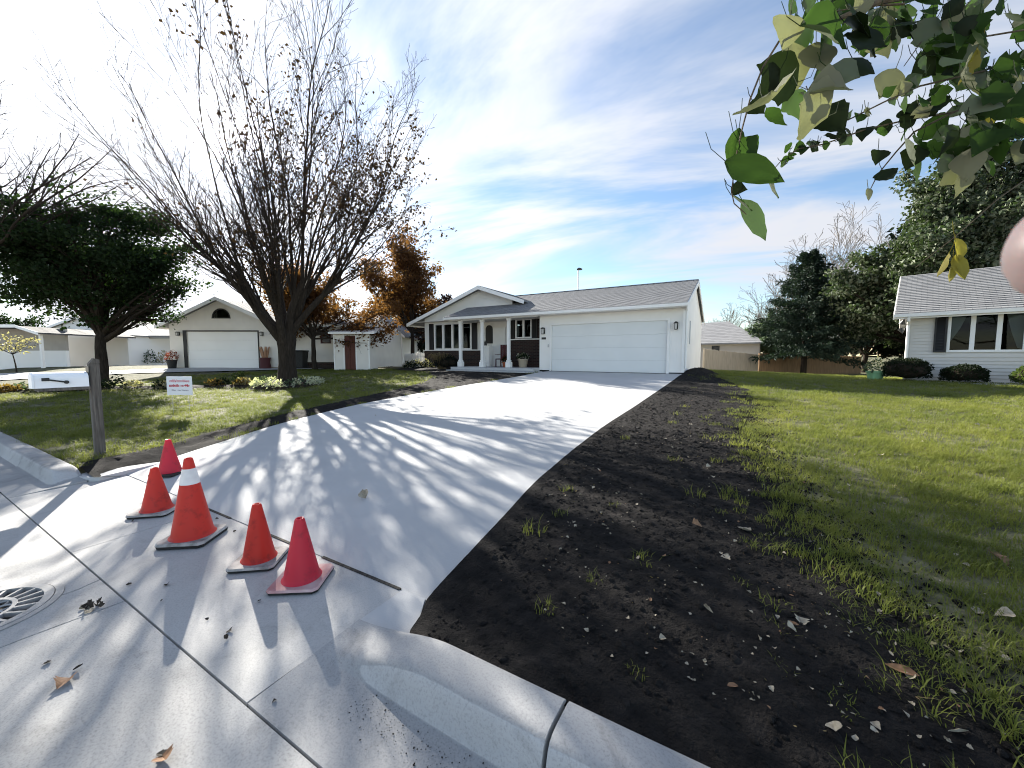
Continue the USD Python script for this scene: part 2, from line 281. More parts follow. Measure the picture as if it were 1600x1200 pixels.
mottled('iron_recess', [(0.3, (0.015, 0.014, 0.013)), (0.7, (0.05, 0.045, 0.04))], 16, 0.9)
plain('mailbox_white', (0.82, 0.82, 0.83), 0.35, 0.5)
plain('sign_white', (0.80, 0.78, 0.78), 0.5)
plain('sign_red', (0.55, 0.03, 0.05), 0.5)
plain('sign_pink', (0.75, 0.25, 0.28), 0.5)
plain('sign_grey', (0.42, 0.38, 0.42), 0.5)
mottled('stone', [(0.3, (0.20, 0.19, 0.17)), (0.7, (0.42, 0.40, 0.37))], 9, 0.85, bump=0.5, bscale=20)
mottled('white_stone', [(0.3, (0.50, 0.49, 0.46)), (0.7, (0.72, 0.71, 0.68))], 9, 0.85, bump=0.5, bscale=20)
plain('terracotta', (0.32, 0.09, 0.04), 0.8)
plain('green_pot', (0.22, 0.42, 0.22), 0.5)
plain('basket_tan', (0.36, 0.30, 0.22), 0.85)
plain('burlap', (0.36, 0.20, 0.12), 0.9)
plain('dark_maroon', (0.06, 0.012, 0.015), 0.7)
plain('steel', (0.45, 0.46, 0.47), 0.4, 0.5, 0.6)
plain('skin', (0.19, 0.145, 0.14), 0.5, 0.35, subsurface_weight=0.15, subsurface_scale=0.006)
plain('sleeve', (0.05, 0.055, 0.07), 0.9)
foliage('maple_brown', [(0.0, (0.035, 0.020, 0.011)), (0.5, (0.085, 0.046, 0.022)), (1.0, (0.18, 0.105, 0.045))], 0.28)
foliage('orange_leaves', [(0.0, (0.11, 0.05, 0.022)), (0.5, (0.27, 0.15, 0.06)), (1.0, (0.40, 0.30, 0.11))], 0.5)
foliage('dark_green_leaves', [(0.0, (0.015, 0.030, 0.010)), (0.7, (0.045, 0.075, 0.022)), (1.0, (0.11, 0.14, 0.045))], 0.4)
foliage('spruce_needles', [(0.0, (0.020, 0.035, 0.024)), (0.6, (0.045, 0.070, 0.048)), (1.0, (0.09, 0.115, 0.085))], 0.1, 0.7)
foliage('poplar_leaves', [(0.0, (0.030, 0.048, 0.020)), (0.6, (0.085, 0.115, 0.048)), (1.0, (0.26, 0.28, 0.17))], 0.25, 0.4, back=(0.16, 0.18, 0.12))
foliage('evergreen_dark', [(0.0, (0.006, 0.012, 0.008)), (0.8, (0.020, 0.032, 0.018)), (1.0, (0.07, 0.085, 0.05))], 0.1)
foliage('yellow_brown_leaves', [(0.0, (0.16, 0.10, 0.035)), (1.0, (0.36, 0.25, 0.09))], 0.4)
foliage('grey_green_leaves', [(0.0, (0.07, 0.10, 0.065)), (0.6, (0.14, 0.17, 0.11)), (1.0, (0.33, 0.34, 0.27))], 0.25)
foliage('purple_leaves', [(0.0, (0.018, 0.008, 0.010)), (1.0, (0.08, 0.03, 0.03))], 0.25)
foliage('box_leaves', [(0.0, (0.010, 0.018, 0.006)), (0.7, (0.030, 0.050, 0.014)), (1.0, (0.075, 0.10, 0.025))], 0.15)
foliage('pale_leaves', [(0.0, (0.34, 0.30, 0.20)), (1.0, (0.62, 0.58, 0.45))], 0.3)
foliage('white_flowers', [(0.0, (0.55, 0.55, 0.45)), (1.0, (0.80, 0.80, 0.72))], 0.3)
foliage('rust_flowers', [(0.0, (0.20, 0.04, 0.02)), (1.0, (0.40, 0.12, 0.05))], 0.3)
foliage('straw', [(0.0, (0.22, 0.17, 0.09)), (1.0, (0.46, 0.39, 0.25))], 0.3)
foliage('light_green_leaves', [(0.0, (0.07, 0.10, 0.03)), (1.0, (0.22, 0.24, 0.09))], 0.4)
foliage('linden_leaf', [(0.0, (0.030, 0.060, 0.016)), (0.5, (0.075, 0.115, 0.032)), (0.8, (0.13, 0.15, 0.055)), (1.0, (0.20, 0.18, 0.06))], 0.5, 0.45, back=(0.19, 0.21, 0.15))
foliage('pale_linden_leaf', [(0.0, (0.20, 0.20, 0.14)), (1.0, (0.36, 0.36, 0.27))], 0.3, 0.5)
foliage('dark_linden_leaf', [(0.0, (0.012, 0.020, 0.008)), (1.0, (0.035, 0.055, 0.018))], 0.25, 0.5)
foliage('yellow_linden_leaf', [(0.0, (0.26, 0.22, 0.05)), (1.0, (0.40, 0.33, 0.09))], 0.45, 0.5)
mottled('dry_leaf_pale', [(0.3, (0.22, 0.185, 0.13)), (0.7, (0.42, 0.37, 0.29))], 30, 0.7)
mottled('dry_leaf_brown', [(0.3, (0.13, 0.065, 0.035)), (0.7, (0.30, 0.17, 0.09))], 30, 0.7)
mottled('dry_leaf_dark', [(0.3, (0.015, 0.012, 0.010)), (0.7, (0.07, 0.055, 0.04))], 40, 0.8)
# ------------------------------------------------------------------ terrain
CTRL = np.array([(-5, .3, .13), (-5, 4, .36), (-5, 8, .61), (-5, 12, .84), (.6, .5, .13), (.6, 4, .36), (.5, 8, .60), (.4, 12, .83), (.4, 15, .88), (.4, 20, .86), (.4, 24.7, .73),
    (-12.5, 6.4, .42), (-8.7, 1.7, .27), (-9, 6, .46), (-9, 9.5, .70), (-10, 13, .88), (-14, 15.5, .92), (-24, 9.2, .87), (-25.3, 7, .84), (-19, 11, .86), (-18, 14, .74), (-22.1, 3.7, .45), (-17, 3, .34),
    (-30, 0, .2), (-12, -.4, .13), (-20, -.4, .13), (-7, -.4, .13), (-40, -.4, .14), (-60, -.4, .16), (1.5, -.4, .13), (5, -.4, .13), (12, -.4, .13), (25, -.4, .13), (60, -.4, .14),
    (2.6, 8.5, .52), (2.2, 6, .42), (2.6, 2.3, .21), (2.9, .75, .16), (4.5, 4.5, .31), (7.5, 17.9, .68), (10.2, 17.2, .68), (7, 13, .60), (5.7, 29.5, .26), (9.5, 34, .2), (8, 9, .50), (8, 3, .27), (15, 12, .6), (14, 17, .66), (20, 5, .4),
    (-40, 4, .80), (-45, 11, .75), (-42, 12, .76), (-30, 8, .84), (-34, 5, .80), (-24, 20, .66), (-10, 30, .8), (-5, 20, .9), (20, 35, .1),
    (-150, 60, .6), (0, 150, .4), (150, 60, .3), (-150, 0, .3), (150, 0, .3)], float)
_rbf = RBFInterpolator(CTRL[:, :2], CTRL[:, 2], kernel='linear', smoothing=0.15, neighbors=40)
def ground(x, y):
    x, y = np.atleast_1d(np.asarray(x, float)), np.atleast_1d(np.asarray(y, float))
    return np.clip(_rbf(np.stack([x.ravel(), np.maximum(y, -.45).ravel()], 1)), -.6, 1.1).reshape(x.shape)
def G(x, y): return float(ground(x, y)[0])
def zdrive(y): return 0.88 * np.clip((np.asarray(y, float) + 0.13) / 13.1, 0, 1) ** 0.8

LEFT_EDGE = np.array([(-.13, -5.0), (1.1, -5.42), (2.5, -5.85), (4.5, -6.08), (7.3, -5.80), (9.5, -5.5), (11.5, -5.30), (14.43, -5.45)])
RIGHT_EDGE = np.array([(-.13, .33), (.8, .25), (2.1, .13), (4, .10), (6.8, .2), (12.4, .30), (14.43, .30)])
def smooth_edge(E):
    from scipy.interpolate import PchipInterpolator
    return PchipInterpolator(E[:, 0], E[:, 1], extrapolate=True)
xl, xr = smooth_edge(LEFT_EDGE), smooth_edge(RIGHT_EDGE)
SOIL_R = smooth_edge(np.array([(-.5, 3.15), (.75, 2.95), (1.3, 2.75), (2.3, 2.60), (4.2, 2.35), (6, 2.2), (8, 2.55), (10, 2.45), (12, 2.0), (14, 1.65), (16, 1.3), (17.5, .9)]))
SOIL_L = Polygon([(-4.9, -.45), (-5.75, -.45), (-5.85, .6), (-6.25, 1.5), (-6.7, 3.2), (-7.05, 5.2), (-7.3, 7.2), (-7.9, 8.9), (-8.9, 10.4), (-10.4, 11.7), (-13.6, 12.6), (-15.0, 13.6), (-15.0, 16.0), (-6, 16.0), (-5.4, 13), (-5.3, 11.5),
                  (-5.5, 9.5), (-5.8, 7.3), (-6.08, 4.5), (-5.85, 2.5), (-5.42, 1.1), (-5.0, -.1)])
DRIVE = Polygon([(xl(y), y) for y in np.linspace(-.13, 14.43, 30)] + [(xr(y), y) for y in np.linspace(14.43, -.13, 30)])
APRON = Polygon([(-5.25, -.6), (.9, -.6), (.5, 0), (-5.0, 0)])
SOILR_P = Polygon([(xr(y), y) for y in np.linspace(-.13, 14.4, 20)] + [(.32, 17.5)] + [(SOIL_R(y), y) for y in np.linspace(17.5, -.5, 30)] + [(.6, -.5)])
NDRIVE = Polygon([(-25.9, 8.1), (-22.0, 10.4), (-18.9, 12.2), (-18.3, 11.2), (-21.2, 8.2), (-23.9, 5.9), (-29.5, 1.2), (-33, -.5), (-41, -.5), (-33, 3.2), (-27.5, 6.5)])
HOUSE = Polygon([(-14.4, 16.05), (-5.9, 16.05), (-5.9, 14.5), (.25, 14.5), (.25, 22.7), (-14.4, 22.7)])
PORCH = Polygon([(-10.9, 13.5), (-5.5, 13.0), (-5.5, 16.0), (-10.9, 16.0)])
HARD = shapely.union_all([DRIVE, APRON, NDRIVE, HOUSE, PORCH])
def axis(dense, lo, hi):
    a = [dense[0]]; st = 0.25
    while a[-1] > lo: st *= 1.25; a.append(a[-1] - st)
    b = [dense[-1]]; st = 0.25
    while b[-1] < hi: st *= 1.25; b.append(b[-1] + st)
    return np.concatenate([a[::-1][:-1], dense, b[1:]])
gx = axis(np.arange(-32, 14.01, 0.2), -1200, 1200); gy = axis(np.concatenate([[-.55, -.50], np.arange(-.42, 26.01, 0.2)]), -.56, 1500)
gy = np.concatenate([[-.62], gy[gy >= -.551]])
X, Y = np.meshgrid(gx, gy, indexing='ij')
Zg = ground(X, Y)
pn = np.stack([X * .9, Y * .9, X * 0], -1)
Zg = Zg + np.where(np.abs(X) < 40, (meshkit.fbm(pn, 3, 5) - .5) * .035, 0)
shapely.prepare(HARD)
low = shapely.contains_xy(shapely.union_all([DRIVE.buffer(-.06), NDRIVE.buffer(-.05), HOUSE, PORCH]), X, Y)
insoil = shapely.contains_xy(shapely.union_all([SOILR_P, SOIL_L, DRIVE, APRON]).buffer(.02).buffer(-.14), X, Y) | ((Y < .15) & (X > -5.6) & (X < 2.95))
Zg = np.where(low, np.minimum(Zg, zdrive(Y)) - .16, np.where(insoil, Zg - .10, Zg))
Zg[:, 0] = -.6; Zg[:, 1] = -.25  # drops behind the kerb
apr = (X > -5.2) & (X < .75) & (Y < .35)
Zg = np.where(apr, -.2, Zg)
n0, n1 = X.shape
idx = np.arange(n0 * n1).reshape(n0, n1)
q = np.stack([idx[:-1, :-1], idx[1:, :-1], idx[1:, 1:], idx[:-1, 1:]], -1).reshape(-1, 4)
obj('lawn', (np.stack([X, Y, Zg], -1).reshape(-1, 3), q), 'lawn_soil', kind='structure', label='sloping front lawns around the houses', smooth=True)

def patch(P, thick=None):
    """P: (n,m,3) grid -> mesh, with a skirt going down by thick"""
    n, m = P.shape[:2]; v = P.reshape(-1, 3); i = np.arange(n * m).reshape(n, m)
    f = np.stack([i[:-1, :-1], i[1:, :-1], i[1:, 1:], i[:-1, 1:]], -1).reshape(-1, 4)
    b = MB(); b.add(v, f)
    if thick:
        loop = np.concatenate([i[:, 0], i[-1, 1:], i[::-1, -1][1:], i[0, ::-1][1:]])
        top = v[loop]; bot = top - [0, 0, thick]; k = len(loop); vv = np.vstack([top, bot]); a = np.arange(k - 1)
        b.add(vv, np.stack([a, a + k, a + k + 1, a + 1], -1))
    return b

# ------------------------------------------------------------------ street, gutter and kerb (old concrete)
street = thing('street', 'old pale concrete street with worn joints', None, kind='structure')
def slab(x0, x1, y0, y1, z, mtl, parent, nx=12, ny=6, name='slab', edge=None, label=None):
    xs, ys = np.linspace(x0, x1, nx), np.linspace(y0, y1, ny)
    P = np.zeros((nx, ny, 3)); P[..., 0], P[..., 1] = np.meshgrid(xs, ys, indexing='ij')
    if edge is not None: P[..., 0] += edge(P[..., 1]) * np.linspace(0, 1, nx)[:, None]
    P[..., 2] = z(P[..., 0], P[..., 1]) if callable(z) else z
    return obj(name, patch(P, .18), mtl, parent, label=label, smooth=40)
J = .006
# roadway panels (transverse joints and the old cracks beside the manhole are real gaps)
rng = np.random.default_rng(3)
def wiggle(n, a, seed): return (meshkit.fbm(np.stack([np.arange(n) * .55, np.full(n, seed * 7.3), np.zeros(n)], 1), 3, seed) - .5) * a
def poly_slab(poly, mtl, parent, z=0.0, name='slab'):
    t = trimesh.creation.extrude_polygon(poly, .2, engine='earcut'); t.vertices[:, 2] += z - .2
    return obj(name, t, mtl, parent)
ROAD = Polygon([(-80, -1.116), (60, -1.116), (60, -9.5), (-80, -9.5)])
xa = np.linspace(-1.10, -9.5, 40)
def crackline(x0, seed, amp, lean=0): # a line running across the road
    yy_ = np.linspace(-1.09, -9.6, 60); return [(x0 + lean * (yy_[0] - y) + w, y) for y, w in zip(yy_, wiggle(60, amp, seed))]
cuts = [LineString(crackline(-1.36, 5, .10, -.10)), LineString(crackline(-1.86, 8, .12, .05)), LineString(crackline(-6.2, 2, .02)), LineString(crackline(-11, 4, .02)), LineString(crackline(3.2, 6, .02)), LineString(crackline(9, 7, .02)), LineString(crackline(-17, 9, .02)), LineString(crackline(-24, 10, .02))]
pieces = ROAD
for c in cuts: pieces = pieces.difference(c.buffer(.0055))
MH = np.array([-2.0, -1.64]); 
pieces = pieces.difference(Point(*MH).buffer(.375, 32))
for g in sorted(getattr(pieces, 'geoms', [pieces]), key=lambda g: g.centroid.x):
    poly_slab(g, 'street_concrete', street, 0.0)
obj('joint_bed', MB().box(-80, 60, -9.4, -.14, -.30, -.022), 'joint_filler', street)
poly_slab(Polygon([(-300, -9.55), (-300, -13), (300, -13), (300, -9.55)]), 'curb_concrete', street, .1, name='far_kerb')

GUT = thing('kerb', 'old concrete kerb and gutter along the street', None, kind='structure')
def kerb_profile(h):
    """(y, z) across the gutter from its street edge to the back of the kerb"""
    base = np.array([(-1.104, 0), (-1.0, 0), (-.9, 0), (-.82, 0), (-.775, 0), (-.765, .012), (-.748, .040), (-.735, .075), (-.722, .105), (-.705, .123), (-.68, .131), (-.64, .133), (-.58, .132), (-.53, .130), (-.505, .122), (-.49, .105)])
    flat = np.linspace(-1.104, -.49, len(base))
    P = base.copy(); P[:, 1] *= 1.28 * h / .131; P[:, 1] += np.clip(.03 * (P[:, 0] + 1.104) / .6, 0, .03) * (1 - h / .131)
    return P
def kerb_piece(x0, x1, hfun, n, label=None, cap=True, bend=None):
    xs = np.linspace(x0, x1, n); rows = []
    for i, x in enumerate(xs):
        p = kerb_profile(hfun(x)); y = p[:, 0] + (bend(x) if bend else 0)
        w = (meshkit.fbm(np.stack([np.full(len(p), x * 3), p[:, 0] * 9, p[:, 1] * 9], 1), 3, 11) - .5) * .010 * np.clip(p[:, 1] / .08, 0, 1)
        rows.append(np.stack([np.full(len(p), x), y - w * .5, p[:, 1] + w], 1))
    return obj('kerb_stone', patch(np.array(rows), .35), 'curb_concrete', GUT, label=label, smooth=50)
sm = lambda a, b, x: float(np.clip((x - a) / (b - a), 0, 1)) ** 2 * (3 - 2 * float(np.clip((x - a) / (b - a), 0, 1)))
kerb_piece(.13, 1.452, lambda x: .131 * sm(.12, .85, x), 40, 'kerb end dying down to the driveway apron')
kerb_piece(1.470, 4.6, lambda x: .131, 30)
kerb_piece(4.61, 10.7, lambda x: .131, 30)
kerb_piece(10.72, 40, lambda x: .131, 30)
kerb_piece(-6.9, -5.02, lambda x: .131 * (1 - sm(-5.45, -5.06, x)), 40, 'rounded kerb end beside the mailbox', bend=lambda x: 0.0)
kerb_piece(-10.9, -6.912, lambda x: .131, 30, bend=lambda x: -.02 * (x + 6.9) ** 2 / 16)
kerb_piece(-80, -10.91, lambda x: .131, 90, bend=lambda x: -.02)
# apron slabs between the street joint and the driveway
zap = lambda x, y: np.clip((y + 1.104) / .97, 0, 1) * .012
slab(-5.008, -2.62, -1.104, -.142, zap, 'gutter_concrete', GUT, 20, 8, 'apron_slab')
slab(-2.612, .118, -1.104, -.142, zap, 'gutter_concrete', GUT, 20, 8, 'apron_slab')

# ------------------------------------------------------------------ driveway (fresh concrete), walk to the porch
drv = thing('driveway', 'freshly poured pale concrete driveway up to the garage', None, kind='structure')
ys = np.concatenate([np.linspace(-.13, 1, 10), np.linspace(1.2, 14.43, 60)])
us = np.linspace(0, 1, 22)
P = np.zeros((22, len(ys), 3))
P[..., 0] = xl(ys)[None] + (xr(ys) - xl(ys))[None] * us[:, None]; P[..., 1] = ys[None]
P[..., 2] = zdrive(ys)[None] + .012 + (meshkit.fbm(np.stack([P[..., 0] * .6, P[..., 1] * .6, P[..., 0] * 0], -1), 2, 3) - .5) * .012
obj('slab', patch(P, .14), 'fresh_concrete', drv, smooth=40)
# small flared corner pieces by the kerb, the left one standing proud with a broken edge
t = trimesh.creation.extrude_polygon(Polygon([(.128, -.138), (.325, -.138), (.43, -.30), (.475, -.43), (.34, -.475), (.128, -.49)]), .12, engine='earcut'); t.vertices[:, 2] -= .098
obj('slab', t, 'fresh_concrete', drv, label='small flared corner slab at the right of the driveway mouth')
t = trimesh.creation.extrude_polygon(Polygon([(-5.02, -.07), (-4.93, -.40), (-5.02, -.47), (-5.18, -.52), (-5.30, -.50), (-5.36, -.40), (-5.33, -.28), (-5.25, .0), (-5.12, .40), (-5.06, .3)]), .15, engine='earcut'); t.vertices[:, 2] -= .085
obj('slab', t, 'fresh_concrete', drv, label='raised white corner slab with a broken front edge')
# gap along the driveway mouth filled with a thin strip of joint board, in three lengths
for a, b in ((-3.0, -2.2), (-1.6, -.9), (-.75, .1)):
    obj('joint_board', MB().box(a, b, -.150, -.128, -.02, .018), 'joint_filler', drv)
wk = thing('front_walk', 'pale concrete walk from the driveway to the porch', None, kind='structure')
for k, (a, b) in enumerate(((-10.6, -9.1), (-9.09, -7.6), (-7.59, -5.48))):
    P = np.zeros((6, 4, 3)); P[..., 0], P[..., 1] = np.meshgrid(np.linspace(a, b, 6), np.linspace(0, 1, 4), indexing='ij')
    yl = np.interp(P[..., 0], [-10.6, -5.48], [13.25, 12.75]); yh = np.full_like(yl, 13.78)
    P[..., 1] = yl + (yh - yl) * P[..., 1]; P[..., 2] = .905
    obj('slab', patch(P, .12), 'neighbour_concrete', wk)
nd = thing('neighbour_driveway', 'pale concrete drive of the house on the left', None, kind='structure')
tri = []
pts = np.array([p for p in shapely.segmentize(NDRIVE, .8).exterior.coords[:-1]] + [(x, y) for x in np.arange(-41, -17, .9) for y in np.arange(-1, 13, .9) if NDRIVE.buffer(-.3).contains(Point(x, y))])
D = Delaunay(pts); cen = pts[D.simplices].mean(1); keep = shapely.contains_xy(NDRIVE, cen[:, 0], cen[:, 1])
obj('slab', (np.column_stack([pts, ground(pts[:, 0], pts[:, 1]) + .045]), D.simplices[keep]), 'neighbour_concrete', nd, smooth=True)

# ------------------------------------------------------------------ bare topsoil on both sides of the driveway
def soil_height(x, y, amp=.030):
    p = np.stack([x, y, x * 0], -1)
    return (meshkit.fbm(p * 2.2, 3, 21) - .5) * amp * 1.6 + (meshkit.fbm(p * 11, 3, 31) - .5) * amp * 1.1 + np.abs(meshkit.fbm(p * 34, 2, 41) - .5) * amp * .8
ys = np.concatenate([np.arange(-.52, 4.5, .022), np.geomspace(4.52, 17.4, 170)]); us = np.linspace(0, 1, 130)
inner = np.where(ys < -.13, np.interp(ys, [-.52, -.48, -.43, -.30, -.13], [.66, .52, .48, .43, .33]), np.where(ys < 14.4, xr(ys), .30))
outer = np.maximum(SOIL_R(ys) + (meshkit.fbm(np.stack([ys * 2.3, ys * 0, ys * 0], 1), 4, 77) - .5) * .55, inner + .05)
A = inner[None] + .004 + (outer - inner - .004)[None] * us[:, None]; B = np.broadcast_to(ys[None], A.shape)
near = np.where(B < 14.4, zdrive(B) - .006, .88); far = ground(A, B)
w = np.clip(us / .35, 0, 1)[:, None]; w = w * w * (3 - 2 * w)
Zs = near * (1 - w) + far * w + .012
kb = np.clip((B + .49) / .35, 0, 1); Zs = np.where(B < -.14, np.interp(A, [.5, .95], [.05, .128]) * (1 - kb) + Zs * kb, Zs)
Zs = Zs + .008; fade = np.clip((us[:, None] - 0) / .05, 0, 1) * np.clip((B + .52) / .10, .15, 1)
Zs = Zs + soil_height(A, B) * (.25 + .75 * fade) + .22 * np.exp(-(((A - .75) / .55) ** 2 + ((B - 15.6) / 1.3) ** 2))
edge = np.clip((us[:, None] - .95) / .05, 0, 1); Zs -= edge * .03
obj('topsoil', patch(np.stack([A, B, Zs], -1)), 'topsoil', kind='structure', label='strip of bare black topsoil right of the driveway', smooth=True)
pts = [p for p in shapely.segmentize(SOIL_L, .12).exterior.coords[:-1]]
rng = np.random.default_rng(8)
xs = np.arange(-15, -4.8, .07); grid = np.array([(x, y) for x in xs for y in np.arange(-.45, 16, .07)]) + rng.uniform(-.02, .02, (len(xs) * len(np.arange(-.45, 16, .07)), 2))
grid = grid[shapely.contains_xy(SOIL_L.buffer(-.04), grid[:, 0], grid[:, 1])]
pts = np.vstack([pts, grid]); D = Delaunay(pts); cen = pts[D.simplices].mean(1); keep = shapely.contains_xy(SOIL_L, cen[:, 0], cen[:, 1])
db = shapely.distance(shapely.points(pts), SOIL_L.exterior)
dd = shapely.distance(shapely.points(pts), DRIVE)
zg = ground(pts[:, 0], pts[:, 1]) + .02; wd = np.clip(dd / .5, 0, 1)
zz = np.where(pts[:, 1] < 14.4, zdrive(pts[:, 1]), .88) * (1 - wd) + zg * wd - .004 + soil_height(pts[:, 0], pts[:, 1], .035) * np.clip(db / .15, 0, 1)
zz = np.where((pts[:, 1] > 12.4) & (pts[:, 0] > -10.9), np.minimum(zz, .86), zz)
obj('topsoil', (np.column_stack([pts, zz]), D.simplices[keep]), 'topsoil', kind='structure', label='strip of bare topsoil left of the driveway widening before the porch', smooth=True)

# ------------------------------------------------------------------ building helpers
def roof_plane(b, e0, e1, r0, r1, rows, thick=.03):
    """stepped shingle courses from the eave (e0-e1) up to the ridge (r0-r1), each course a thin wedge lapping the one below"""
    e0, e1, r0, r1 = (np.asarray(p, float) for p in (e0, e1, r0, r1))
    nrm = np.cross(e1 - e0, r0 - e0 if np.linalg.norm(r0 - e0) > 1e-6 else r1 - e0); nrm /= np.linalg.norm(nrm); nrm *= np.sign(nrm[2])
    for k in range(rows):
        a, c = k / rows, min(1, (k + 1.08) / rows)
        p = [e0 + (r0 - e0) * a, e1 + (r1 - e1) * a, e1 + (r1 - e1) * c, e0 + (r0 - e0) * c]
        t = thick * .55
        v = np.array([p[0] + nrm * t, p[1] + nrm * t, p[2] + nrm * .004, p[3] + nrm * .004, p[0] - nrm * .004, p[1] - nrm * .004])
        b.add(v, [[0, 1, 2, 3], [4, 5, 1, 0]])
    q = np.array([e0, e1, r1, r0]); q2 = q - [0, 0, .09]
    b.add(np.vstack([q, q2]), [[0, 1, 2, 3], [7, 6, 5, 4], [0, 4, 5, 1], [1, 5, 6, 2], [2, 6, 7, 3], [3, 7, 4, 0]])

def wall_with_holes(b, x0, x1, z0, z1, y0, y1, holes, top=None):
    """a wall along x between y0 and y1, with rectangular holes (x0,x1,z0,z1); top: extra outline points (x,z) above, from right to left"""
    outline = [(x0, z0), (x1, z0), (x1, z1)] + (top or []) + [(x0, z1)]
    p = Polygon(outline)
    for h in holes: p = p.difference(shapely.box(h[0], h[2], h[1], h[3]))
    for g in getattr(p, 'geoms', [p]):
        t = trimesh.creation.extrude_polygon(g, y1 - y0, engine='earcut'); v = t.vertices
        b.add(np.stack([v[:, 0], y0 + v[:, 2], v[:, 1]], 1), t.faces)

def window(parent, x0, x1, z0, z1, y, panes=1, fr=.06, name='window', mat_frame='white_paint', out=.03, rails=0, label=None, depth=.10):
    """a window lying in a wall whose face is y (outside towards -y): frame with panes as sub-parts"""
    b = MB(); w = (x1 - x0) / panes
    b.box(x0, x1, y - out, y + depth, z0, z0 + fr); b.box(x0, x1, y - out, y + depth, z1 - fr, z1)
    for k in range(panes + 1):
        c = x0 + k * w; lo, hi = (c, c + fr) if k == 0 else (c - fr, c) if k == panes else (c - fr * .75, c + fr * .75)
        b.box(lo, hi, y - out + .002, y + depth - .002, z0 + fr, z1 - fr)
    f = obj(name, b, mat_frame, parent, label=label)
    for k in range(panes):
        obj('pane', MB().box(x0 + k * w + fr * .8, x0 + (k + 1) * w - fr * .8, y + .035, y + .041, z0 + fr * .9, z1 - fr * .9), 'window_glass', f)
        if rails: obj('rail', MB().box(x0 + k * w + fr, x0 + (k + 1) * w - fr, y + .02, y + .05, (z0 + z1) / 2 - .02, (z0 + z1) / 2 + .02), mat_frame, f)
    return f

def shutter(parent, x0, x1, z0, z1, y, mtl='black_shutter'):
    b = MB(); fr = .05
    b.box(x0, x0 + fr, y - .045, y - .003, z0, z1); b.box(x1 - fr, x1, y - .045, y - .003, z0, z1)
    b.box(x0 + fr, x1 - fr, y - .044, y - .004, z0, z0 + fr); b.box(x0 + fr, x1 - fr, y - .044, y - .004, z1 - fr, z1)
    n = int((z1 - z0 - 2 * fr) / .055)
    for k in range(n):
        z = z0 + fr + k * .055; b.add([[x0 + fr, y - .036, z], [x1 - fr, y - .036, z], [x1 - fr, y - .014, z + .05], [x0 + fr, y - .014, z + .05]], [[0, 1, 2, 3]])
    b.box(x0 + fr, x1 - fr, y - .012, y - .004, z0 + fr, z1 - fr)
    return obj('shutter', b, mtl, parent)

def wall_lamp(parent, x, y, z, s=1.0):
    b = MB(); b.box(x - .06 * s, x + .06 * s, y - .03, y - .002, z - .12 * s, z + .16 * s); b.bar((x, y - .02, z + .13 * s), (x, y - .14, z + .15 * s), .03)
    b.hull([(x + a * r, y - .13 + c * r, zz) for zz, r in ((z + .17 * s, .03), (z + .10 * s, .085)) for a in (-1, 1) for c in (-1, 1)])
    for a in (-1, 1):
        for c in (-1, 1): b.bar((x + a * .06, y - .13 + c * .06, z + .10 * s), (x + a * .045, y - .13 + c * .045, z - .12 * s), .012)
    b.box(x - .05, x + .05, y - .18, y - .08, z - .145 * s, z - .12 * s)
    l = obj('wall_lamp', b, 'black_metal', parent)
    obj('lamp_glass', MB().hull([(x + a * r, y - .13 + c * r, zz) for zz, r in ((z + .098 * s, .055), (z - .118 * s, .04)) for a in (-1, 1) for c in (-1, 1)]), 'lamp_glass', l)

def garage_door(parent, x0, x1, z0, z1, y, n, mtl):
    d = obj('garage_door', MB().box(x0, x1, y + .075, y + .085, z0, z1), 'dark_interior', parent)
    h = (z1 - z0) / n
    for k in range(n):
        obj('door_panel', MB().bbox(x0 + .006, x1 - .006, y + .03, y + .072, z0 + k * h + .001 + (.014 if k == 0 else 0), z0 + (k + 1) * h - .001, .003), mtl, d)
    obj('seal', MB().box(x0 + .006, x1 - .006, y + .032, y + .07, z0 + .001, z0 + .014), 'black_rubber', d)

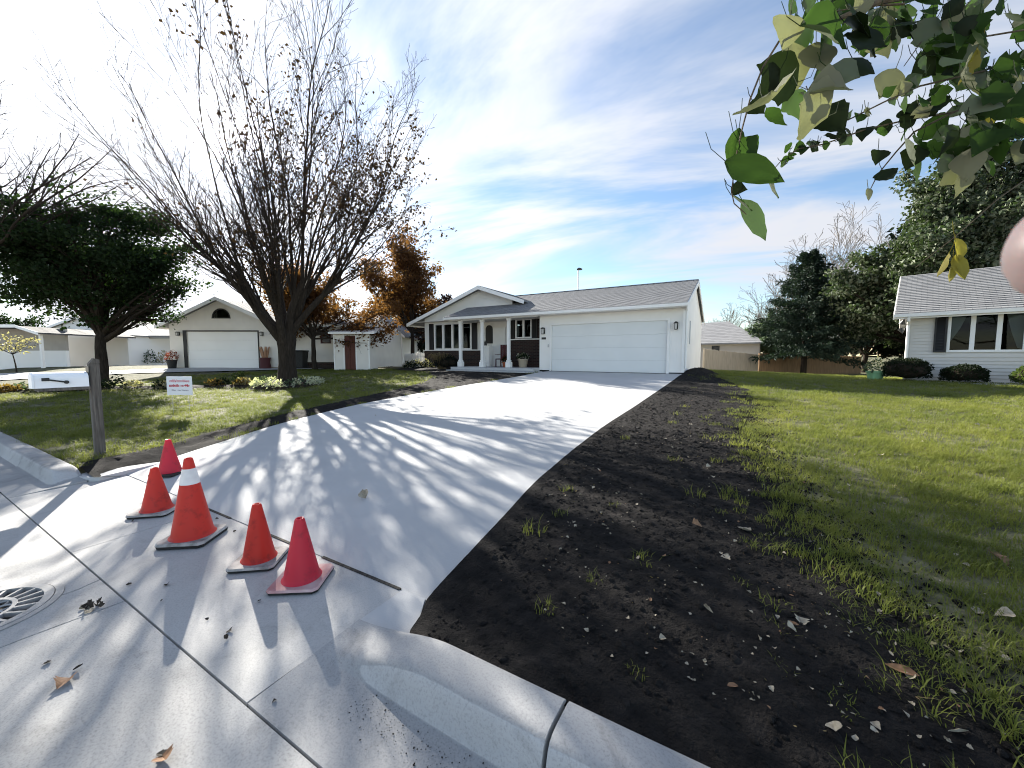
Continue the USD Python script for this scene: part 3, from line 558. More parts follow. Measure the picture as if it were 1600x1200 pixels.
# ------------------------------------------------------------------ the house at the end of the driveway
HL = np.array([-7.0, 14.45, .88])
hs = thing('house', 'white ranch house with wide grey garage door at the end of the new driveway', 'house', HL)
def H(name, b, mtl, parent=None, **k): return obj(name, b, mtl, parent or hs, off=HL if parent is None else HL, **k)
_o = obj
class _Shift:
    """lets the builders above write world coordinates for parts of a thing that stands at loc"""
    def __init__(s, loc): s.loc = np.asarray(loc, float)
    def __enter__(s):
        global obj
        def shifted(name, mesh, mat, parent=None, **k): return _o(name, mesh, mat, parent, off=s.loc, **k)
        obj = shifted
    def __exit__(s, *a):
        global obj
        obj = _o
ZF = .88
with _Shift(HL):
    b = MB()
    # garage front with door opening
    wall_with_holes(b, -5.95, .28, ZF + .06, 3.66, 14.45, 14.60, [(-5.33, -.35, ZF, 3.0)])
    b.prism([(14.603, ZF + .06), (22.85, ZF + .06), (22.85, 3.6), (18.4, 5.10), (14.603, 3.70)], 'x', .13, .277)      # right end wall with its gable
    b.box(-5.95, -5.80, 14.603, 15.648, ZF + .06, 3.66)                                                             # return wall by the porch
    obj('wall', b, 'white_siding', hs)
    b = MB(); b.box(-5.95, -5.335, 14.462, 14.59, ZF - .15, ZF + .057); b.box(-.345, .27, 14.462, 14.59, ZF - .15, ZF + .057); b.box(.135, .265, 14.6, 22.8, ZF - .2, ZF + .057)
    obj('foundation', b, 'black_rubber', hs)
    # garage door trim
    b = MB(); b.box(-5.43, -5.332, 14.425, 14.447, ZF + .02, 3.10); b.box(-.348, -.25, 14.425, 14.447, ZF + .02, 3.10); b.box(-5.332, -.348, 14.425, 14.447, 3.002, 3.10)
    b.box(.20, .30, 14.43, 14.448, ZF + .06, 3.6); b.box(.279, .30, 14.448, 14.55, ZF + .06, 3.6)
    obj('trim', b, 'white_paint', hs)
    garage_door(hs, -5.328, -.352, ZF + .012, 3.0, 14.45, 4, 'garage_paint')
    obj('keypad', MB().bbox(-5.52, -5.46, 14.42, 14.447, 2.0, 2.13, .008), 'steel', hs)
    wall_lamp(hs, -5.73, 14.45, 2.74); wall_lamp(hs, -.02, 14.45, 2.76)
    obj('number_plaque', MB().bbox(-5.84, -5.62, 14.425, 14.448, 2.36, 2.46, .006), 'black_metal', hs)
    # downspout at the right corner and a narrow side fitting
    obj('downspout', MB().tube([(.335, 14.30, 3.52), (.335, 14.42, 3.40), (.335, 14.50, 3.32), (.335, 14.50, ZF + .2)], .04, 8), 'white_paint', hs)
    obj('side_fitting', MB().bbox(.28, .31, 16.3, 16.4, 2.1, 3.1, .005), 'steel', hs)
    # left wing: front wall with the long window and the gable above
    b = MB()
    gz = lambda x: 5.33 - .338 * abs(x + 10.2)
    wall_with_holes(b, -14.5, -8.33, 1.93, 3.62, 16.0, 16.15, [(-13.75, -10.98, 1.92, 3.52)], top=[(-8.33, gz(-8.33)), (-10.2, gz(-10.2)), (-14.5, gz(-14.5))])
    b.box(-14.5, -14.35, 16.152, 22.8, ZF, 3.75)
    wall_with_holes(b, -10.28, -8.33, ZF, 1.928, 16.0, 16.15, [])
    b.box(-14.35, .13, 22.70, 22.85, ZF, 3.5)
    obj('wall', b, 'white_siding', hs)
    obj('brick_wainscot', MB().box(-14.53, -10.285, 15.96, 16.14, ZF - .1, 1.90), 'dark_brick', hs)
    obj('sill', MB().box(-14.56, -10.27, 15.93, 16.14, 1.902, 1.945), 'white_paint', hs)
    b = MB(); wall_with_holes(b, -8.33, -5.952, ZF, 3.6, 15.65, 15.80, [(-7.93, -6.98, 2.50, 3.5)]); b.box(-8.33, -8.18, 15.802, 16.0, ZF, 3.6)
    obj('brick_wall', b, 'dark_brick', hs)
    window(hs, -7.93, -6.98, 2.50, 3.50, 15.65, 2, .07, label='double window in the dark brick of the porch')
    obj('sill', MB().box(-8.25, -5.96, 15.60, 15.648, 2.42, 2.475), 'white_paint', hs)
    for x in (-8.27, -6.95): shutter(hs, x, x + .30, 2.50, 3.52, 15.648)
    window(hs, -13.75, -10.98, 1.95, 3.52, 16.0, 4, .09, label='long four pane front window of the left wing')
    shutter(hs, -14.12, -13.78, 1.96, 3.52, 16.0); shutter(hs, -10.94, -10.58, 1.96, 3.52, 16.0)
    # interior: dark floor and back partition so that the rooms read dark
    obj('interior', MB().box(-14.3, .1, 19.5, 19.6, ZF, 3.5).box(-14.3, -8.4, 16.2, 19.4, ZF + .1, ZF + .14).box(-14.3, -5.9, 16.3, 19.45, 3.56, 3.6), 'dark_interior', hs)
    obj('curtain', MB().box(-13.4, -13.2, 16.3, 16.34, 2.0, 3.5).box(-11.35, -11.1, 16.3, 16.34, 2.0, 3.5), 'curtain', hs)
    # front door with arched top light
    d = obj('front_door', MB().bbox(-9.62, -8.72, 15.955, 15.998, 1.04, 3.15, .01), 'white_paint', hs)
    a = np.linspace(0, math.pi, 14)
    obj('arch_panel', MB().prism([(-9.98, 2.28), (-9.52, 2.28)] + [(-9.75 + .23 * math.cos(t_), 3.06 + .22 * math.sin(t_)) for t_ in a], 'y', 15.93, 15.953), 'black_shutter', hs, label='dark arched panel on the porch wall')
    obj('handle', MB().tube([(-8.80, 15.94, 2.0), (-8.80, 15.90, 2.02), (-8.80, 15.90, 2.14), (-8.80, 15.94, 2.16)], .012, 6), 'black_metal', d)
    # porch floor, posts, ceiling
    obj('porch_floor', MB().bbox(-10.75, -5.955, 13.80, 15.955, ZF - .1, 1.03, .015), 'neighbour_concrete', hs)
    for x in (-10.39, -9.02, -7.48):
        b = MB(); b.bbox(x - .13, x + .13, 14.07, 14.33, 1.032, 1.30, .015); b.bbox(x - .10, x + .10, 14.10, 14.30, 1.30, 1.40, .02); b.bbox(x - .07, x + .07, 14.13, 14.27, 1.40, 3.30, .01); b.bbox(x - .10, x + .10, 14.10, 14.30, 3.30, 3.44, .015)
        obj('porch_post', b, 'white_paint', hs)
    obj('soffit', MB().box(-11.2, -5.955, 13.98, 15.99, 3.45, 3.49).box(-5.95, .3, 13.98, 14.445, 3.45, 3.49).box(-15.3, -11.2, 15.62, 15.99, 3.62, 3.65), 'cream_siding', hs)
    obj('beam', MB().bbox(-11.1, -5.96, 14.10, 14.30, 3.40, 3.448, .01), 'white_paint', hs)
    # roofs
    b = MB(); ez = 3.60; rz = 5.15
    roof_plane(b, (-11.25, 13.93, ez), (.40, 13.93, ez), (-11.25, 18.4, rz), (.40, 18.4, rz), 32)
    roof_plane(b, (.40, 22.87, ez), (-11.25, 22.87, ez), (.40, 18.4, rz), (-11.25, 18.4, rz), 12)
    b.box(-9.6, .40, 18.32, 18.48, rz - .01, rz + .035)
    rf = obj('roof', b, 'grey_shingles', hs)
    b = MB(); g0, g1 = 5.40, 3.58
    roof_plane(b, (-15.5, 22.9, g1), (-15.5, 15.55, g1), (-10.2, 22.9, g0), (-10.2, 15.55, g0), 32)
    roof_plane(b, (-7.4, 15.55, g0 - .3434 * 2.8), (-7.4, 22.9, g0 - .3434 * 2.8), (-10.2, 15.55, g0), (-10.2, 22.9, g0), 18)
    obj('gable_roof', b, 'grey_shingles', hs)
    # fascias, rakes, gutter
    b = MB()
    def rake(x0, z0, x1, z1, y, h=.20, t=.03):
        b.add(np.array([[x0, y, z0], [x1, y, z1], [x1, y, z1 - h], [x0, y, z0 - h], [x0, y - t, z0], [x1, y - t, z1], [x1, y - t, z1 - h], [x0, y - t, z0 - h]]), [[0, 1, 2, 3], [4, 7, 6, 5], [0, 4, 5, 1], [1, 5, 6, 2], [2, 6, 7, 3], [3, 7, 4, 0]])
    rake(-15.52, 3.575, -10.2, 5.40, 15.545); rake(-10.2, 5.40, -7.38, 4.435, 15.545)
    b.box(-15.53, -15.50, 15.5, 22.9, 3.40, 3.56)
    for y0, z0, y1, z1 in ((13.90, 3.585, 18.4, 5.14), (18.4, 5.14, 22.9, 3.585)):
        for x in (.402,):
            b.add(np.array([[x, y0, z0], [x, y1, z1], [x, y1, z1 - .2], [x, y0, z0 - .2], [x + .03, y0, z0], [x + .03, y1, z1], [x + .03, y1, z1 - .2], [x + .03, y0, z0 - .2]]), [[0, 1, 2, 3], [4, 7, 6, 5], [0, 4, 5, 1], [1, 5, 6, 2], [2, 6, 7, 3], [3, 7, 4, 0]])
    b.add(np.array([[-11.28, 13.9, 3.59], [-11.28, 16.0, 4.31], [-11.28, 16.0, 4.16], [-11.28, 13.9, 3.44], [-11.255, 13.9, 3.59], [-11.255, 16.0, 4.31], [-11.255, 16.0, 4.16], [-11.255, 13.9, 3.44]]), [[0, 1, 2, 3], [4, 7, 6, 5], [0, 4, 5, 1], [1, 5, 6, 2], [2, 6, 7, 3], [3, 7, 4, 0]])
    b.box(-11.25, .40, 13.955, 13.98, 3.43, 3.588)
    obj('fascia', b, 'white_paint', hs)
    prof = [(13.84, 3.46), (13.95, 3.44), (13.952, 3.585), (13.93, 3.585), (13.93, 3.475), (13.855, 3.49), (13.84, 3.575), (13.825, 3.575)]
    obj('gutter', MB().prism(prof, 'x', -11.25, .42), 'white_paint', hs)
    obj('vent_pipe', MB().tube([(-3.2, 20.2, 4.4), (-3.2, 20.2, 4.95)], .04, 8), 'steel', hs)

# on the porch: pots, cupboard, chair
def plant_blob(rng, n, c, r, size, flat=1.0):
    d = rng.normal(size=(n, 3)); d /= np.linalg.norm(d, axis=1, keepdims=True); d[:, 2] = np.abs(d[:, 2]) * flat
    return leaf_cards(rng, np.asarray(c) + d * np.asarray(r) * rng.uniform(.55, 1, (n, 1)), d, size)

def leaf_cards(rng, P, D=None, size=.1, fold=.25, aspect=.6, jitter=1.0, up=0.0):
    """one small folded leaf (two triangles) at each point"""
    n = len(P); s = size * rng.uniform(.65, 1.35, n) if np.ndim(size) == 0 else np.asarray(size)
    a = rng.normal(size=(n, 3)) * jitter + (0 if D is None else np.asarray(D)); a /= np.linalg.norm(a, axis=1, keepdims=True)
    nrm = rng.normal(size=(n, 3)); nrm[:, 2] += up; w = np.cross(a, nrm); w /= np.maximum(np.linalg.norm(w, axis=1, keepdims=True), 1e-9); u = np.cross(w, a)
    L = a * s[:, None]; Wd = w * (s * aspect * .5)[:, None]; up_ = u * (s * fold * .5)[:, None]
    v = np.stack([P, P + L * .45 + Wd + up_, P + L, P + L * .45 - Wd + up_], 1).reshape(-1, 3)
    i = np.arange(n)[:, None] * 4
    return v, np.vstack([i + [0, 1, 2], i + [0, 2, 3]])

def lathe(b, prof, c=(0, 0, 0), k=20):
    a = np.arange(k) * 2 * math.pi / k; prof = np.asarray(prof, float)
    v = np.stack([c[0] + prof[:, 0, None] * np.cos(a), c[1] + prof[:, 0, None] * np.sin(a), c[2] + np.repeat(prof[:, 1, None], k, 1)], -1).reshape(-1, 3)
    n = len(prof); i = np.arange(n - 1)[:, None] * k; j = np.arange(k)[None]; j2 = (j + 1) % k
    return b.add(v, np.stack([i + j, i + j2, i + k + j2, i + k + j], -1).reshape(-1, 4))

rng = np.random.default_rng(12)
def flower_pot(loc, r, h, mtl, leaf, flower, label, cat='planter', hh=.3, group=None):
    t = thing('flower_pot', label, cat, loc, group=group)
    b = MB(); lathe(b, [(0, 0), (r * .72, 0), (r * .9, h * .8), (r, h * .82), (r, h), (r * .88, h), (r * .85, h * .9), (0, h * .9)]); obj('pot', b, mtl, t, smooth=40)
    obj('leaves', plant_blob(rng, 160, (0, 0, h), (r * 1.2, r * 1.2, hh), .09), leaf, t)
    obj('flowers', plant_blob(rng, 60, (0, 0, h + .03), (r * 1.3, r * 1.3, hh * 1.05), .08), flower, t)
    return t
flower_pot((-7.05, 14.85, 1.03), .26, .42, 'basket_tan', 'dark_green_leaves', 'white_flowers', 'tan half barrel with white flowers before the dark porch brick')
flower_pot((-8.0, 14.75, 1.03), .17, .26, 'terracotta', 'dark_green_leaves', 'rust_flowers', 'small terracotta pot with rust flowers beside the middle porch post')
t = thing('porch_cupboard', 'white slatted cupboard standing on the porch behind the post', 'cupboard', (-9.55, 15.45, 1.03))
obj('cabinet', MB().bbox(-.22, .22, -.16, .16, .0, 1.12, .015), 'white_paint', t)
for k in range(8): obj('slat', MB().box(-.20, .20, -.178, -.162, .06 + k * .13, .17 + k * .13), 'white_paint', t)
t = thing('porch_lantern', 'black lantern on the white porch cupboard', 'lantern', (-9.66, 15.40, 2.15))
obj('body', MB().hull([(a * r, c * r, z) for z, r in ((0, .07), (.16, .07), (.22, .02)) for a in (-1, 1) for c in (-1, 1)]), 'black_metal', t); obj('ring', MB().tube([(.03 * math.cos(q), 0, .25 + .03 * math.sin(q)) for q in np.linspace(0, 6.28, 10)], .006, 4), 'black_metal', t)
t = thing('porch_chair', 'dark high backed wooden chair on the porch left of the right post', 'chair', (-8.45, 15.2, 1.03))
obj('seat', MB().bbox(-.27, .27, -.26, .26, .38, .43, .01), 'dark_maroon', t)
for k in range(5): obj('back_slat', MB().bbox(-.26 + k * .105, -.165 + k * .105, .22, .245, .43, 1.15, .006), 'dark_maroon', t)
for x in (-.25, .25):
    for y in (-.24, .24): obj('leg', MB().bbox(x - .025, x + .025, y - .025, y + .025, 0, .38, .004), 'dark_maroon', t)
    obj('arm', MB().bbox(x - .04, x + .04, -.28, .24, .62, .645, .006), 'dark_maroon', t)

# ------------------------------------------------------------------ neighbour's house on the left (rotated 30 degrees)
NL = (-23.88, 9.2, .88)
nb = thing('neighbour_house', 'cream gabled house with white garage door and half round window, left of the big tree', 'house', NL, 30)
b = MB()
a = np.linspace(0, math.pi, 16)
poly = Polygon([(-3.07, .05), (3.22, .05), (3.22, 2.5), (0, 3.98), (-3.07, 2.55)]).difference(shapely.box(-2.06, 0, 2.06, 2.12)).difference(Polygon([(-.5, 2.93), (.5, 2.93)] + [(.5 * math.cos(t_), 2.93 + .5 * math.sin(t_)) for t_ in a]))
t = trimesh.creation.extrude_polygon(poly, .15, engine='earcut'); v = t.vertices; b.add(np.stack([v[:, 0], v[:, 2], v[:, 1]], 1), t.faces)
b.box(-3.07, -2.92, .152, 9, .0, 2.6); b.box(3.07, 3.22, .152, 9, .0, 2.5)
obj('wall', b, 'cream_siding', nb)
b = MB(); b.prism([(-.46, 2.95), (.46, 2.95)] + [(.46 * math.cos(t_), 2.95 + .46 * math.sin(t_)) for t_ in a], 'y', .06, .07); w_ = obj('half_round_window', b, 'window_glass', nb)
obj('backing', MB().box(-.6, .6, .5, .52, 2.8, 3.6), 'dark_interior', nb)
b = MB()
for k in range(15): b.bar((.5 * math.cos(a[k]), .02, 2.93 + .5 * math.sin(a[k])), (.5 * math.cos(a[k + 1]), .02, 2.93 + .5 * math.sin(a[k + 1])), .10, .06)
b.box(-.55, .55, -.03, .07, 2.88, 2.93); obj('frame', b, 'black_shutter', w_)
garage_door(nb, -2.05, 2.05, .0, 2.12, .0, 4, 'white_door_paint')
obj('trim', MB().box(-2.28, -2.065, -.02, -.002, 0, 2.2).box(2.065, 2.14, -.02, -.002, 0, 2.2).box(-2.065, 2.065, -.02, -.002, 2.122, 2.2), 'black_shutter', nb)
wall_lamp(nb, -2.5, 0, 1.98, .8); wall_lamp(nb, 2.36, 0, 1.98, .8)
b = MB(); ez = 2.46; rz = 4.08
roof_plane(b, (-3.55, 9.2, ez), (-3.55, -.35, ez), (0, 9.2, rz), (0, -.35, rz), 24); roof_plane(b, (3.6, -.35, ez), (3.6, 9.2, ez), (0, -.35, rz), (0, 9.2, rz), 24)
obj('roof', b, 'grey_shingles', nb)
b = MB()
for sx in (-1, 1):
    x0 = sx * 3.57
    b.add(np.array([[x0, -.36, ez], [0, -.36, rz + .01], [0, -.36, rz - .19], [x0, -.36, ez - .2], [x0, -.39, ez], [0, -.39, rz + .01], [0, -.39, rz - .19], [x0, -.39, ez - .2]]), [[0, 1, 2, 3], [4, 7, 6, 5], [0, 4, 5, 1], [1, 5, 6, 2], [2, 6, 7, 3], [3, 7, 4, 0]])
    b.box(min(x0, x0 + sx * .03), max(x0, x0 + sx * .03), -.36, 9.2, ez - .18, ez + .0)
obj('fascia', b, 'white_paint', nb)
# wing to the right of the garage
b = MB(); wall_with_holes(b, 3.225, 8.4, .35, 2.55, .35, .5, [(5.55, 6.15, 1.45, 2.05)]); b.box(8.25, 8.4, .502, 7, 0, 2.5)
obj('wall', b, 'cream_siding', nb)
obj('plinth', MB().box(3.225, 8.38, .34, .5, -.25, .348), 'dark_brick', nb)
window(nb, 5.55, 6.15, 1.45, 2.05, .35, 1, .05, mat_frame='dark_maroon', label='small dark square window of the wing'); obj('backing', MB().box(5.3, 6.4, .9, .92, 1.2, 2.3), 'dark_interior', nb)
b = MB(); roof_plane(b, (3.2, .0, 2.5), (8.7, .0, 2.5), (3.2, 4, 3.7), (8.7, 4, 3.7), 16); obj('wing_roof', b, 'grey_shingles', nb)
obj('wing_fascia', MB().box(3.6, 8.7, -.03, .0, 2.38, 2.52), 'white_paint', nb)
obj('vent', MB().bbox(6.3, 6.5, .30, .348, .7, .9, .01), 'steel', nb)
def nloc(u, v, z=0):
    c, s_ = math.cos(math.radians(30)), math.sin(math.radians(30)); return (NL[0] + u * c - v * s_, NL[1] + u * s_ + v * c, NL[2] + z)
# lean-to shed with brown doors
sh = thing('garden_shed', 'white plank shed with dark red brown door and flat lean-to roof', 'shed', nloc(6.95, -1.0, -.14), 30)
b = MB(); wall_with_holes(b, 0, 1.95, 0, 2.05, 0, .06, [(.58, 1.18, .04, 1.98)]); b.box(0, .06, .062, 1.34, 0, 2.12); b.box(1.89, 1.95, .062, 1.34, 0, 2.05); b.box(0.06, 1.89, 1.28, 1.34, 0, 2.2)
obj('wall', b, 'cream_siding', sh)
for k in range(2): obj('door', MB().bbox(.59 + k * .295, .875 + k * .295, .015, .05, .05, 1.97, .006), 'red_door_wood', sh)
obj('trim', MB().box(-.03, .03, -.02, -.002, 0, 2.05).box(1.90, 1.98, -.02, -.002, 0, 2.05).box(.50, .57, -.02, -.002, 0, 2.04).box(1.19, 1.26, -.02, -.002, 0, 2.04), 'white_paint', sh)
b = MB(); b.add(np.array([[-.2, -.25, 2.06], [2.3, -.25, 2.06], [2.3, 1.5, 2.42], [-.2, 1.5, 2.42], [-.2, -.25, 2.16], [2.3, -.25, 2.16], [2.3, 1.5, 2.52], [-.2, 1.5, 2.52]]), [[3, 2, 1, 0], [4, 5, 6, 7], [0, 1, 5, 4], [1, 2, 6, 5], [2, 3, 7, 6], [3, 0, 4, 7]]); obj('roof', b, 'white_paint', sh)
obj('lamp', MB().bbox(.18, .26, -.07, -.003, 1.62, 1.72, .01), 'steel', sh)
# bin, planters by the neighbour's garage
t = thing('rubbish_bin', 'black wheeled rubbish bin by the cream wall right of the big trunk', 'rubbish bin', nloc(4.75, -.5), 30)
obj('body', MB().hull([(x * w_, y * w_, z) for z, w_ in ((.06, .26), (.95, .32)) for x in (-1, 1) for y in (-1, 1)]), 'black_rubber', t); obj('lid', MB().bbox(-.36, .36, -.38, .36, .955, 1.04, .03), 'black_rubber', t)
for x in (-.27, .27): obj('wheel', trimesh.creation.cylinder(.10, .06, transform=trimesh.transformations.translation_matrix([x, .26, .10]) @ trimesh.transformations.rotation_matrix(math.pi / 2, [0, 1, 0])), 'black_rubber', t)
flower_pot(nloc(-2.72, -.35), .26, .50, 'black_rubber', 'rust_flowers', 'rust_flowers', 'dark pot of rust red flowers left of the white garage door', hh=.55)
t = thing('corn_bundle', 'bundle of dry corn stalks in a dark tub right of the white garage door', 'decoration', nloc(2.62, -.3), 30)
b = MB(); lathe(b, [(0, 0), (.30, 0), (.26, .35), (.30, .62), (0, .62)]); obj('tub', b, 'dark_maroon', t, smooth=40)
for k in range(7): 
    q = k * .9; obj('stalk', MB().tube([(.08 * math.cos(q), .08 * math.sin(q), .5), (.16 * math.cos(q), .16 * math.sin(q), .9), (.26 * math.cos(q), .26 * math.sin(q), 1.25)], [.05, .06, .02], 6), 'burlap', t)

# ------------------------------------------------------------------ houses further back
def simple_house(name, label, loc, rot, gable, depth, wallmat, roofmat, holes, mk=None, over=.3):
    """gable: outline (u,z) of the front wall, peak third"""
    t = thing(name, label, 'house', loc, rot)
    u0, u1 = gable[0][0], gable[1][0]; (pu, pz) = gable[2]; zr, zl = gable[1][1], gable[0][1]
    p = Polygon([(u0, -.3), (u1, -.3), (u1, zr), (pu, pz), (u0, zl)])
    for h in holes: p = p.difference(shapely.box(h[0], h[2], h[1], h[3]))
    b = MB(); m_ = trimesh.creation.extrude_polygon(p, .15, engine='earcut'); v = m_.vertices; b.add(np.stack([v[:, 0], v[:, 2], v[:, 1]], 1), m_.faces)
    b.box(u0, u0 + .15, .152, depth, -.3, zl); b.box(u1 - .15, u1, .152, depth, -.3, zr); b.box(u0 + .15, u1 - .15, depth - .15, depth - .002, -.3, min(zl, zr))
    obj('wall', b, wallmat, t)
    for h in holes:
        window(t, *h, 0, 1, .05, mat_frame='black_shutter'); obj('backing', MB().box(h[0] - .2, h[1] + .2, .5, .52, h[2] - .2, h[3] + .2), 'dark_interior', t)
    sl, sr = (pz - zl) / (pu - u0), (pz - zr) / (u1 - pu); b = MB(); f = MB(); o = .06
    pl, pr = (u0 - over, zl - sl * over + o), (u1 + over, zr - sr * over + o); pk = (pu, pz + o)
    roof_plane(b, (pl[0], depth + .2, pl[1]), (pl[0], -.25, pl[1]), (pk[0], depth + .2, pk[1]), (pk[0], -.25, pk[1]), 14)
    roof_plane(b, (pr[0], -.25, pr[1]), (pr[0], depth + .2, pr[1]), (pk[0], -.25, pk[1]), (pk[0], depth + .2, pk[1]), 14)
    obj('roof', b, roofmat, t)
    for q in (pl, pr):
        f.add(np.array([[q[0], -.26, q[1] + .02], [pk[0], -.26, pk[1] + .02], [pk[0], -.26, pk[1] - .16], [q[0], -.26, q[1] - .16], [q[0], -.29, q[1] + .02], [pk[0], -.29, pk[1] + .02], [pk[0], -.29, pk[1] - .16], [q[0], -.29, q[1] - .16]]), [[0, 1, 2, 3], [4, 7, 6, 5], [0, 4, 5, 1], [1, 5, 6, 2], [2, 6, 7, 3], [3, 7, 4, 0]])
    obj('fascia', f, 'white_paint', t)
    return t
wb = spot(605, 575, 32)
simple_house('back_house', 'white gabled house with two small square windows behind the shed', (wb[0], wb[1], .62), 30, [(-2.9, 2.6), (1.28, 2.75), (-.55, 4.3)], 8, 'white_siding', 'grey_shingles', [(.0, .28, 2.70, 3.28), (.0, .28, 1.98, 2.54)])
fl = spot(136, 571, 32.5)
simple_house('far_house', 'plain white gable end behind the dark green tree', (fl[0], fl[1], .8), 24, [(-4.0, 2.9), (4.0, 2.5), (-.4, 4.0)], 10, 'white_door_paint', 'pale_shingles', [], over=.15)
# far left house with a porch gable and white post
t = thing('far_porch_house', 'grey house with a white porch post at the far left edge', 'house', tuple(spot(20, 574, 26)[:2]) + (.82,), 28)
obj('wall', MB().box(-6, 1.9, 1.6, 1.75, 1.15, 2.7), 'dull_siding', t); obj('garage_wall', MB().box(-6, 1.9, 1.56, 1.75, -.2, 1.148), 'white_door_paint', t)
obj('porch_post', MB().bbox(2.05, 2.2, -.05, .10, -.1, 2.35, .01), 'white_paint', t)
b = MB(); roof_plane(b, (2.5, -.4, 2.3), (2.5, 6, 2.3), (1.0, -.4, 2.75), (1.0, 6, 2.75), 6); roof_plane(b, (1.0, -.4, 2.75), (1.0, 6, 2.75), (-6, -.4, 2.80), (-6, 6, 2.80), 6); obj('roof', b, 'dark_shingles', t)
b = MB(); b.add(np.array([[2.52, -.43, 2.34], [1.0, -.43, 2.80], [1.0, -.43, 2.62], [2.52, -.43, 2.14], [2.52, -.40, 2.34], [1.0, -.40, 2.80], [1.0, -.40, 2.62], [2.52, -.40, 2.14]]), [[0, 1, 2, 3], [4, 7, 6, 5], [0, 4, 5, 1], [1, 5, 6, 2], [2, 6, 7, 3], [3, 7, 4, 0]]); b.box(-6, 1.0, -.43, -.40, 2.64, 2.84); obj('fascia', b, 'white_paint', t)
# carport between far house and the neighbour
cp = spot(240, 570, 34)
t = thing('carport', 'low dark open carport under a pale roof left of the cream house', 'carport', (cp[0], cp[1], .8), 30)
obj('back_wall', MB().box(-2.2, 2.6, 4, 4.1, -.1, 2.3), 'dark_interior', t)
for x in (-1.95, 2.4): obj('post', MB().bbox(x - .08, x + .08, -.05, .1, -.2, 2.35, .01), 'black_shutter', t)
obj('fascia', MB().box(-2.2, 3.0, -.22, -.18, 2.3, 2.55), 'dull_siding', t)
b = MB(); roof_plane(b, (-2.3, -.3, 2.55), (3.1, -.3, 2.55), (-.8, 4, 3.7), (3.1, 4, 3.7), 10); obj('roof', b, 'pale_shingles', t)
rng = np.random.default_rng(4)
for k, x in enumerate((-.9, .3, 1.5)):
    s_ = thing('carport_shrub', ('dry pale shrub at the left of the carport opening', 'dry pale shrub in the middle of the carport opening', 'dry pale shrub at the right of the carport opening')[k], 'shrub', tuple(np.array(cp) * [1, 1, 0] + [x * .87 + .3, x * .5 - .5, .8]))
    obj('leaves', plant_blob(rng, 260, (0, 0, .2), (.55, .5, 1.1), .13), ('yellow_brown_leaves', 'grey_green_leaves', 'pale_leaves')[k], s_)
# grey house seen past the right end of the white house
gh = spot(1128, 583, 31)
t = thing('grey_house', 'low grey house with a grey roof seen behind the right end of the white house', 'house', (gh[0], gh[1], .45), -20)
b = MB(); wall_with_holes(b, -3.5, 2.6, -.3, 2.2, 0, .15, [(-.85, -.25, .95, 1.95)]); obj('wall', b, 'dull_siding', t)
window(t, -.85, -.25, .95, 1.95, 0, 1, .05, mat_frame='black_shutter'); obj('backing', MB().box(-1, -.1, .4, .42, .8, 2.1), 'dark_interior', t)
b = MB(); roof_plane(b, (-4, -.4, 2.15), (3.1, -.4, 2.15), (-4, 4, 4.2), (-1.2, 4, 4.2), 14); obj('roof', b, 'grey_shingles', t)
# ------------------------------------------------------------------ grey sided house on the right
RL = (7.52, 17.92, .67); RA = -16.1
rh = thing('right_house', 'grey lap sided house with a white triple window at the right edge', 'house', RL, RA)
fr0, fr1 = 1.0, 2.72
b = MB(); wall_with_holes(b, 0.02, 7.5, -.1, 2.5, .02, .16, [(fr0, fr1, 1.06, 2.42)]); obj('wall', b, 'grey_siding', rh)
for k in range(21):
    z0 = .05 + k * .118; z1 = z0 + .118
    for (x0, x1) in (((.06, 7.5),) if z1 <= 1.06 else ((.06, .985), (2.735, 7.5)) if z0 < 2.40 else ((.06, 7.5),)):
        v = np.array([[x0, -.006, z0], [x1, -.006, z0], [x1, .014, z1], [x0, .014, z1], [x0, .018, z0], [x1, .018, z0]])
        obj('siding_board', (v, np.array([[0, 1, 2, 3], [4, 5, 1, 0]])), 'grey_siding', rh)
b = MB(); b.prism([(.0, -.1), (7.6, -.1), (7.6, 2.5), (3.8, 4.25), (.0, 2.5)], 'x', -.01, .017); obj('gable_wall', b, 'white_siding', rh)
obj('corner_board', MB().box(-.02, .06, -.02, -.001, -.05, 2.5), 'white_paint', rh)
window(rh, fr0, fr1, 1.06, 2.42, .02, 3, .075, label='white triple window with pale curtains')
shutter(rh, .68, .985, 1.06, 2.42, -.01); shutter(rh, 2.735, 3.04, 1.06, 2.42, -.01)
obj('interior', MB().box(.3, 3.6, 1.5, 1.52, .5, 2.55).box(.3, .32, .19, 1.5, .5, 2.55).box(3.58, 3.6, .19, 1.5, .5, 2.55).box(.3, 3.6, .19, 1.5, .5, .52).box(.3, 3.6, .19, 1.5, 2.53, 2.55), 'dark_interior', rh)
for pts in ([(1.08, 2.36), (1.44, 2.36), (1.30, 1.9), (1.12, 1.5), (1.08, 1.45)], [(2.28, 2.36), (2.66, 2.36), (2.66, 1.15), (2.56, 1.2), (2.42, 1.7)]): obj('curtain', MB().prism(pts, 'y', .20, .22), 'curtain', rh)
b = MB(); roof_plane(b, (-.35, -.38, 2.47), (7.8, -.38, 2.47), (-.35, 3.8, 4.42), (7.8, 3.8, 4.42), 24, .06); roof_plane(b, (7.8, 8, 2.47), (-.35, 8, 2.47), (7.8, 3.8, 4.42), (-.35, 3.8, 4.42), 12); obj('roof', b, 'pale_shingles', rh)
b = MB()
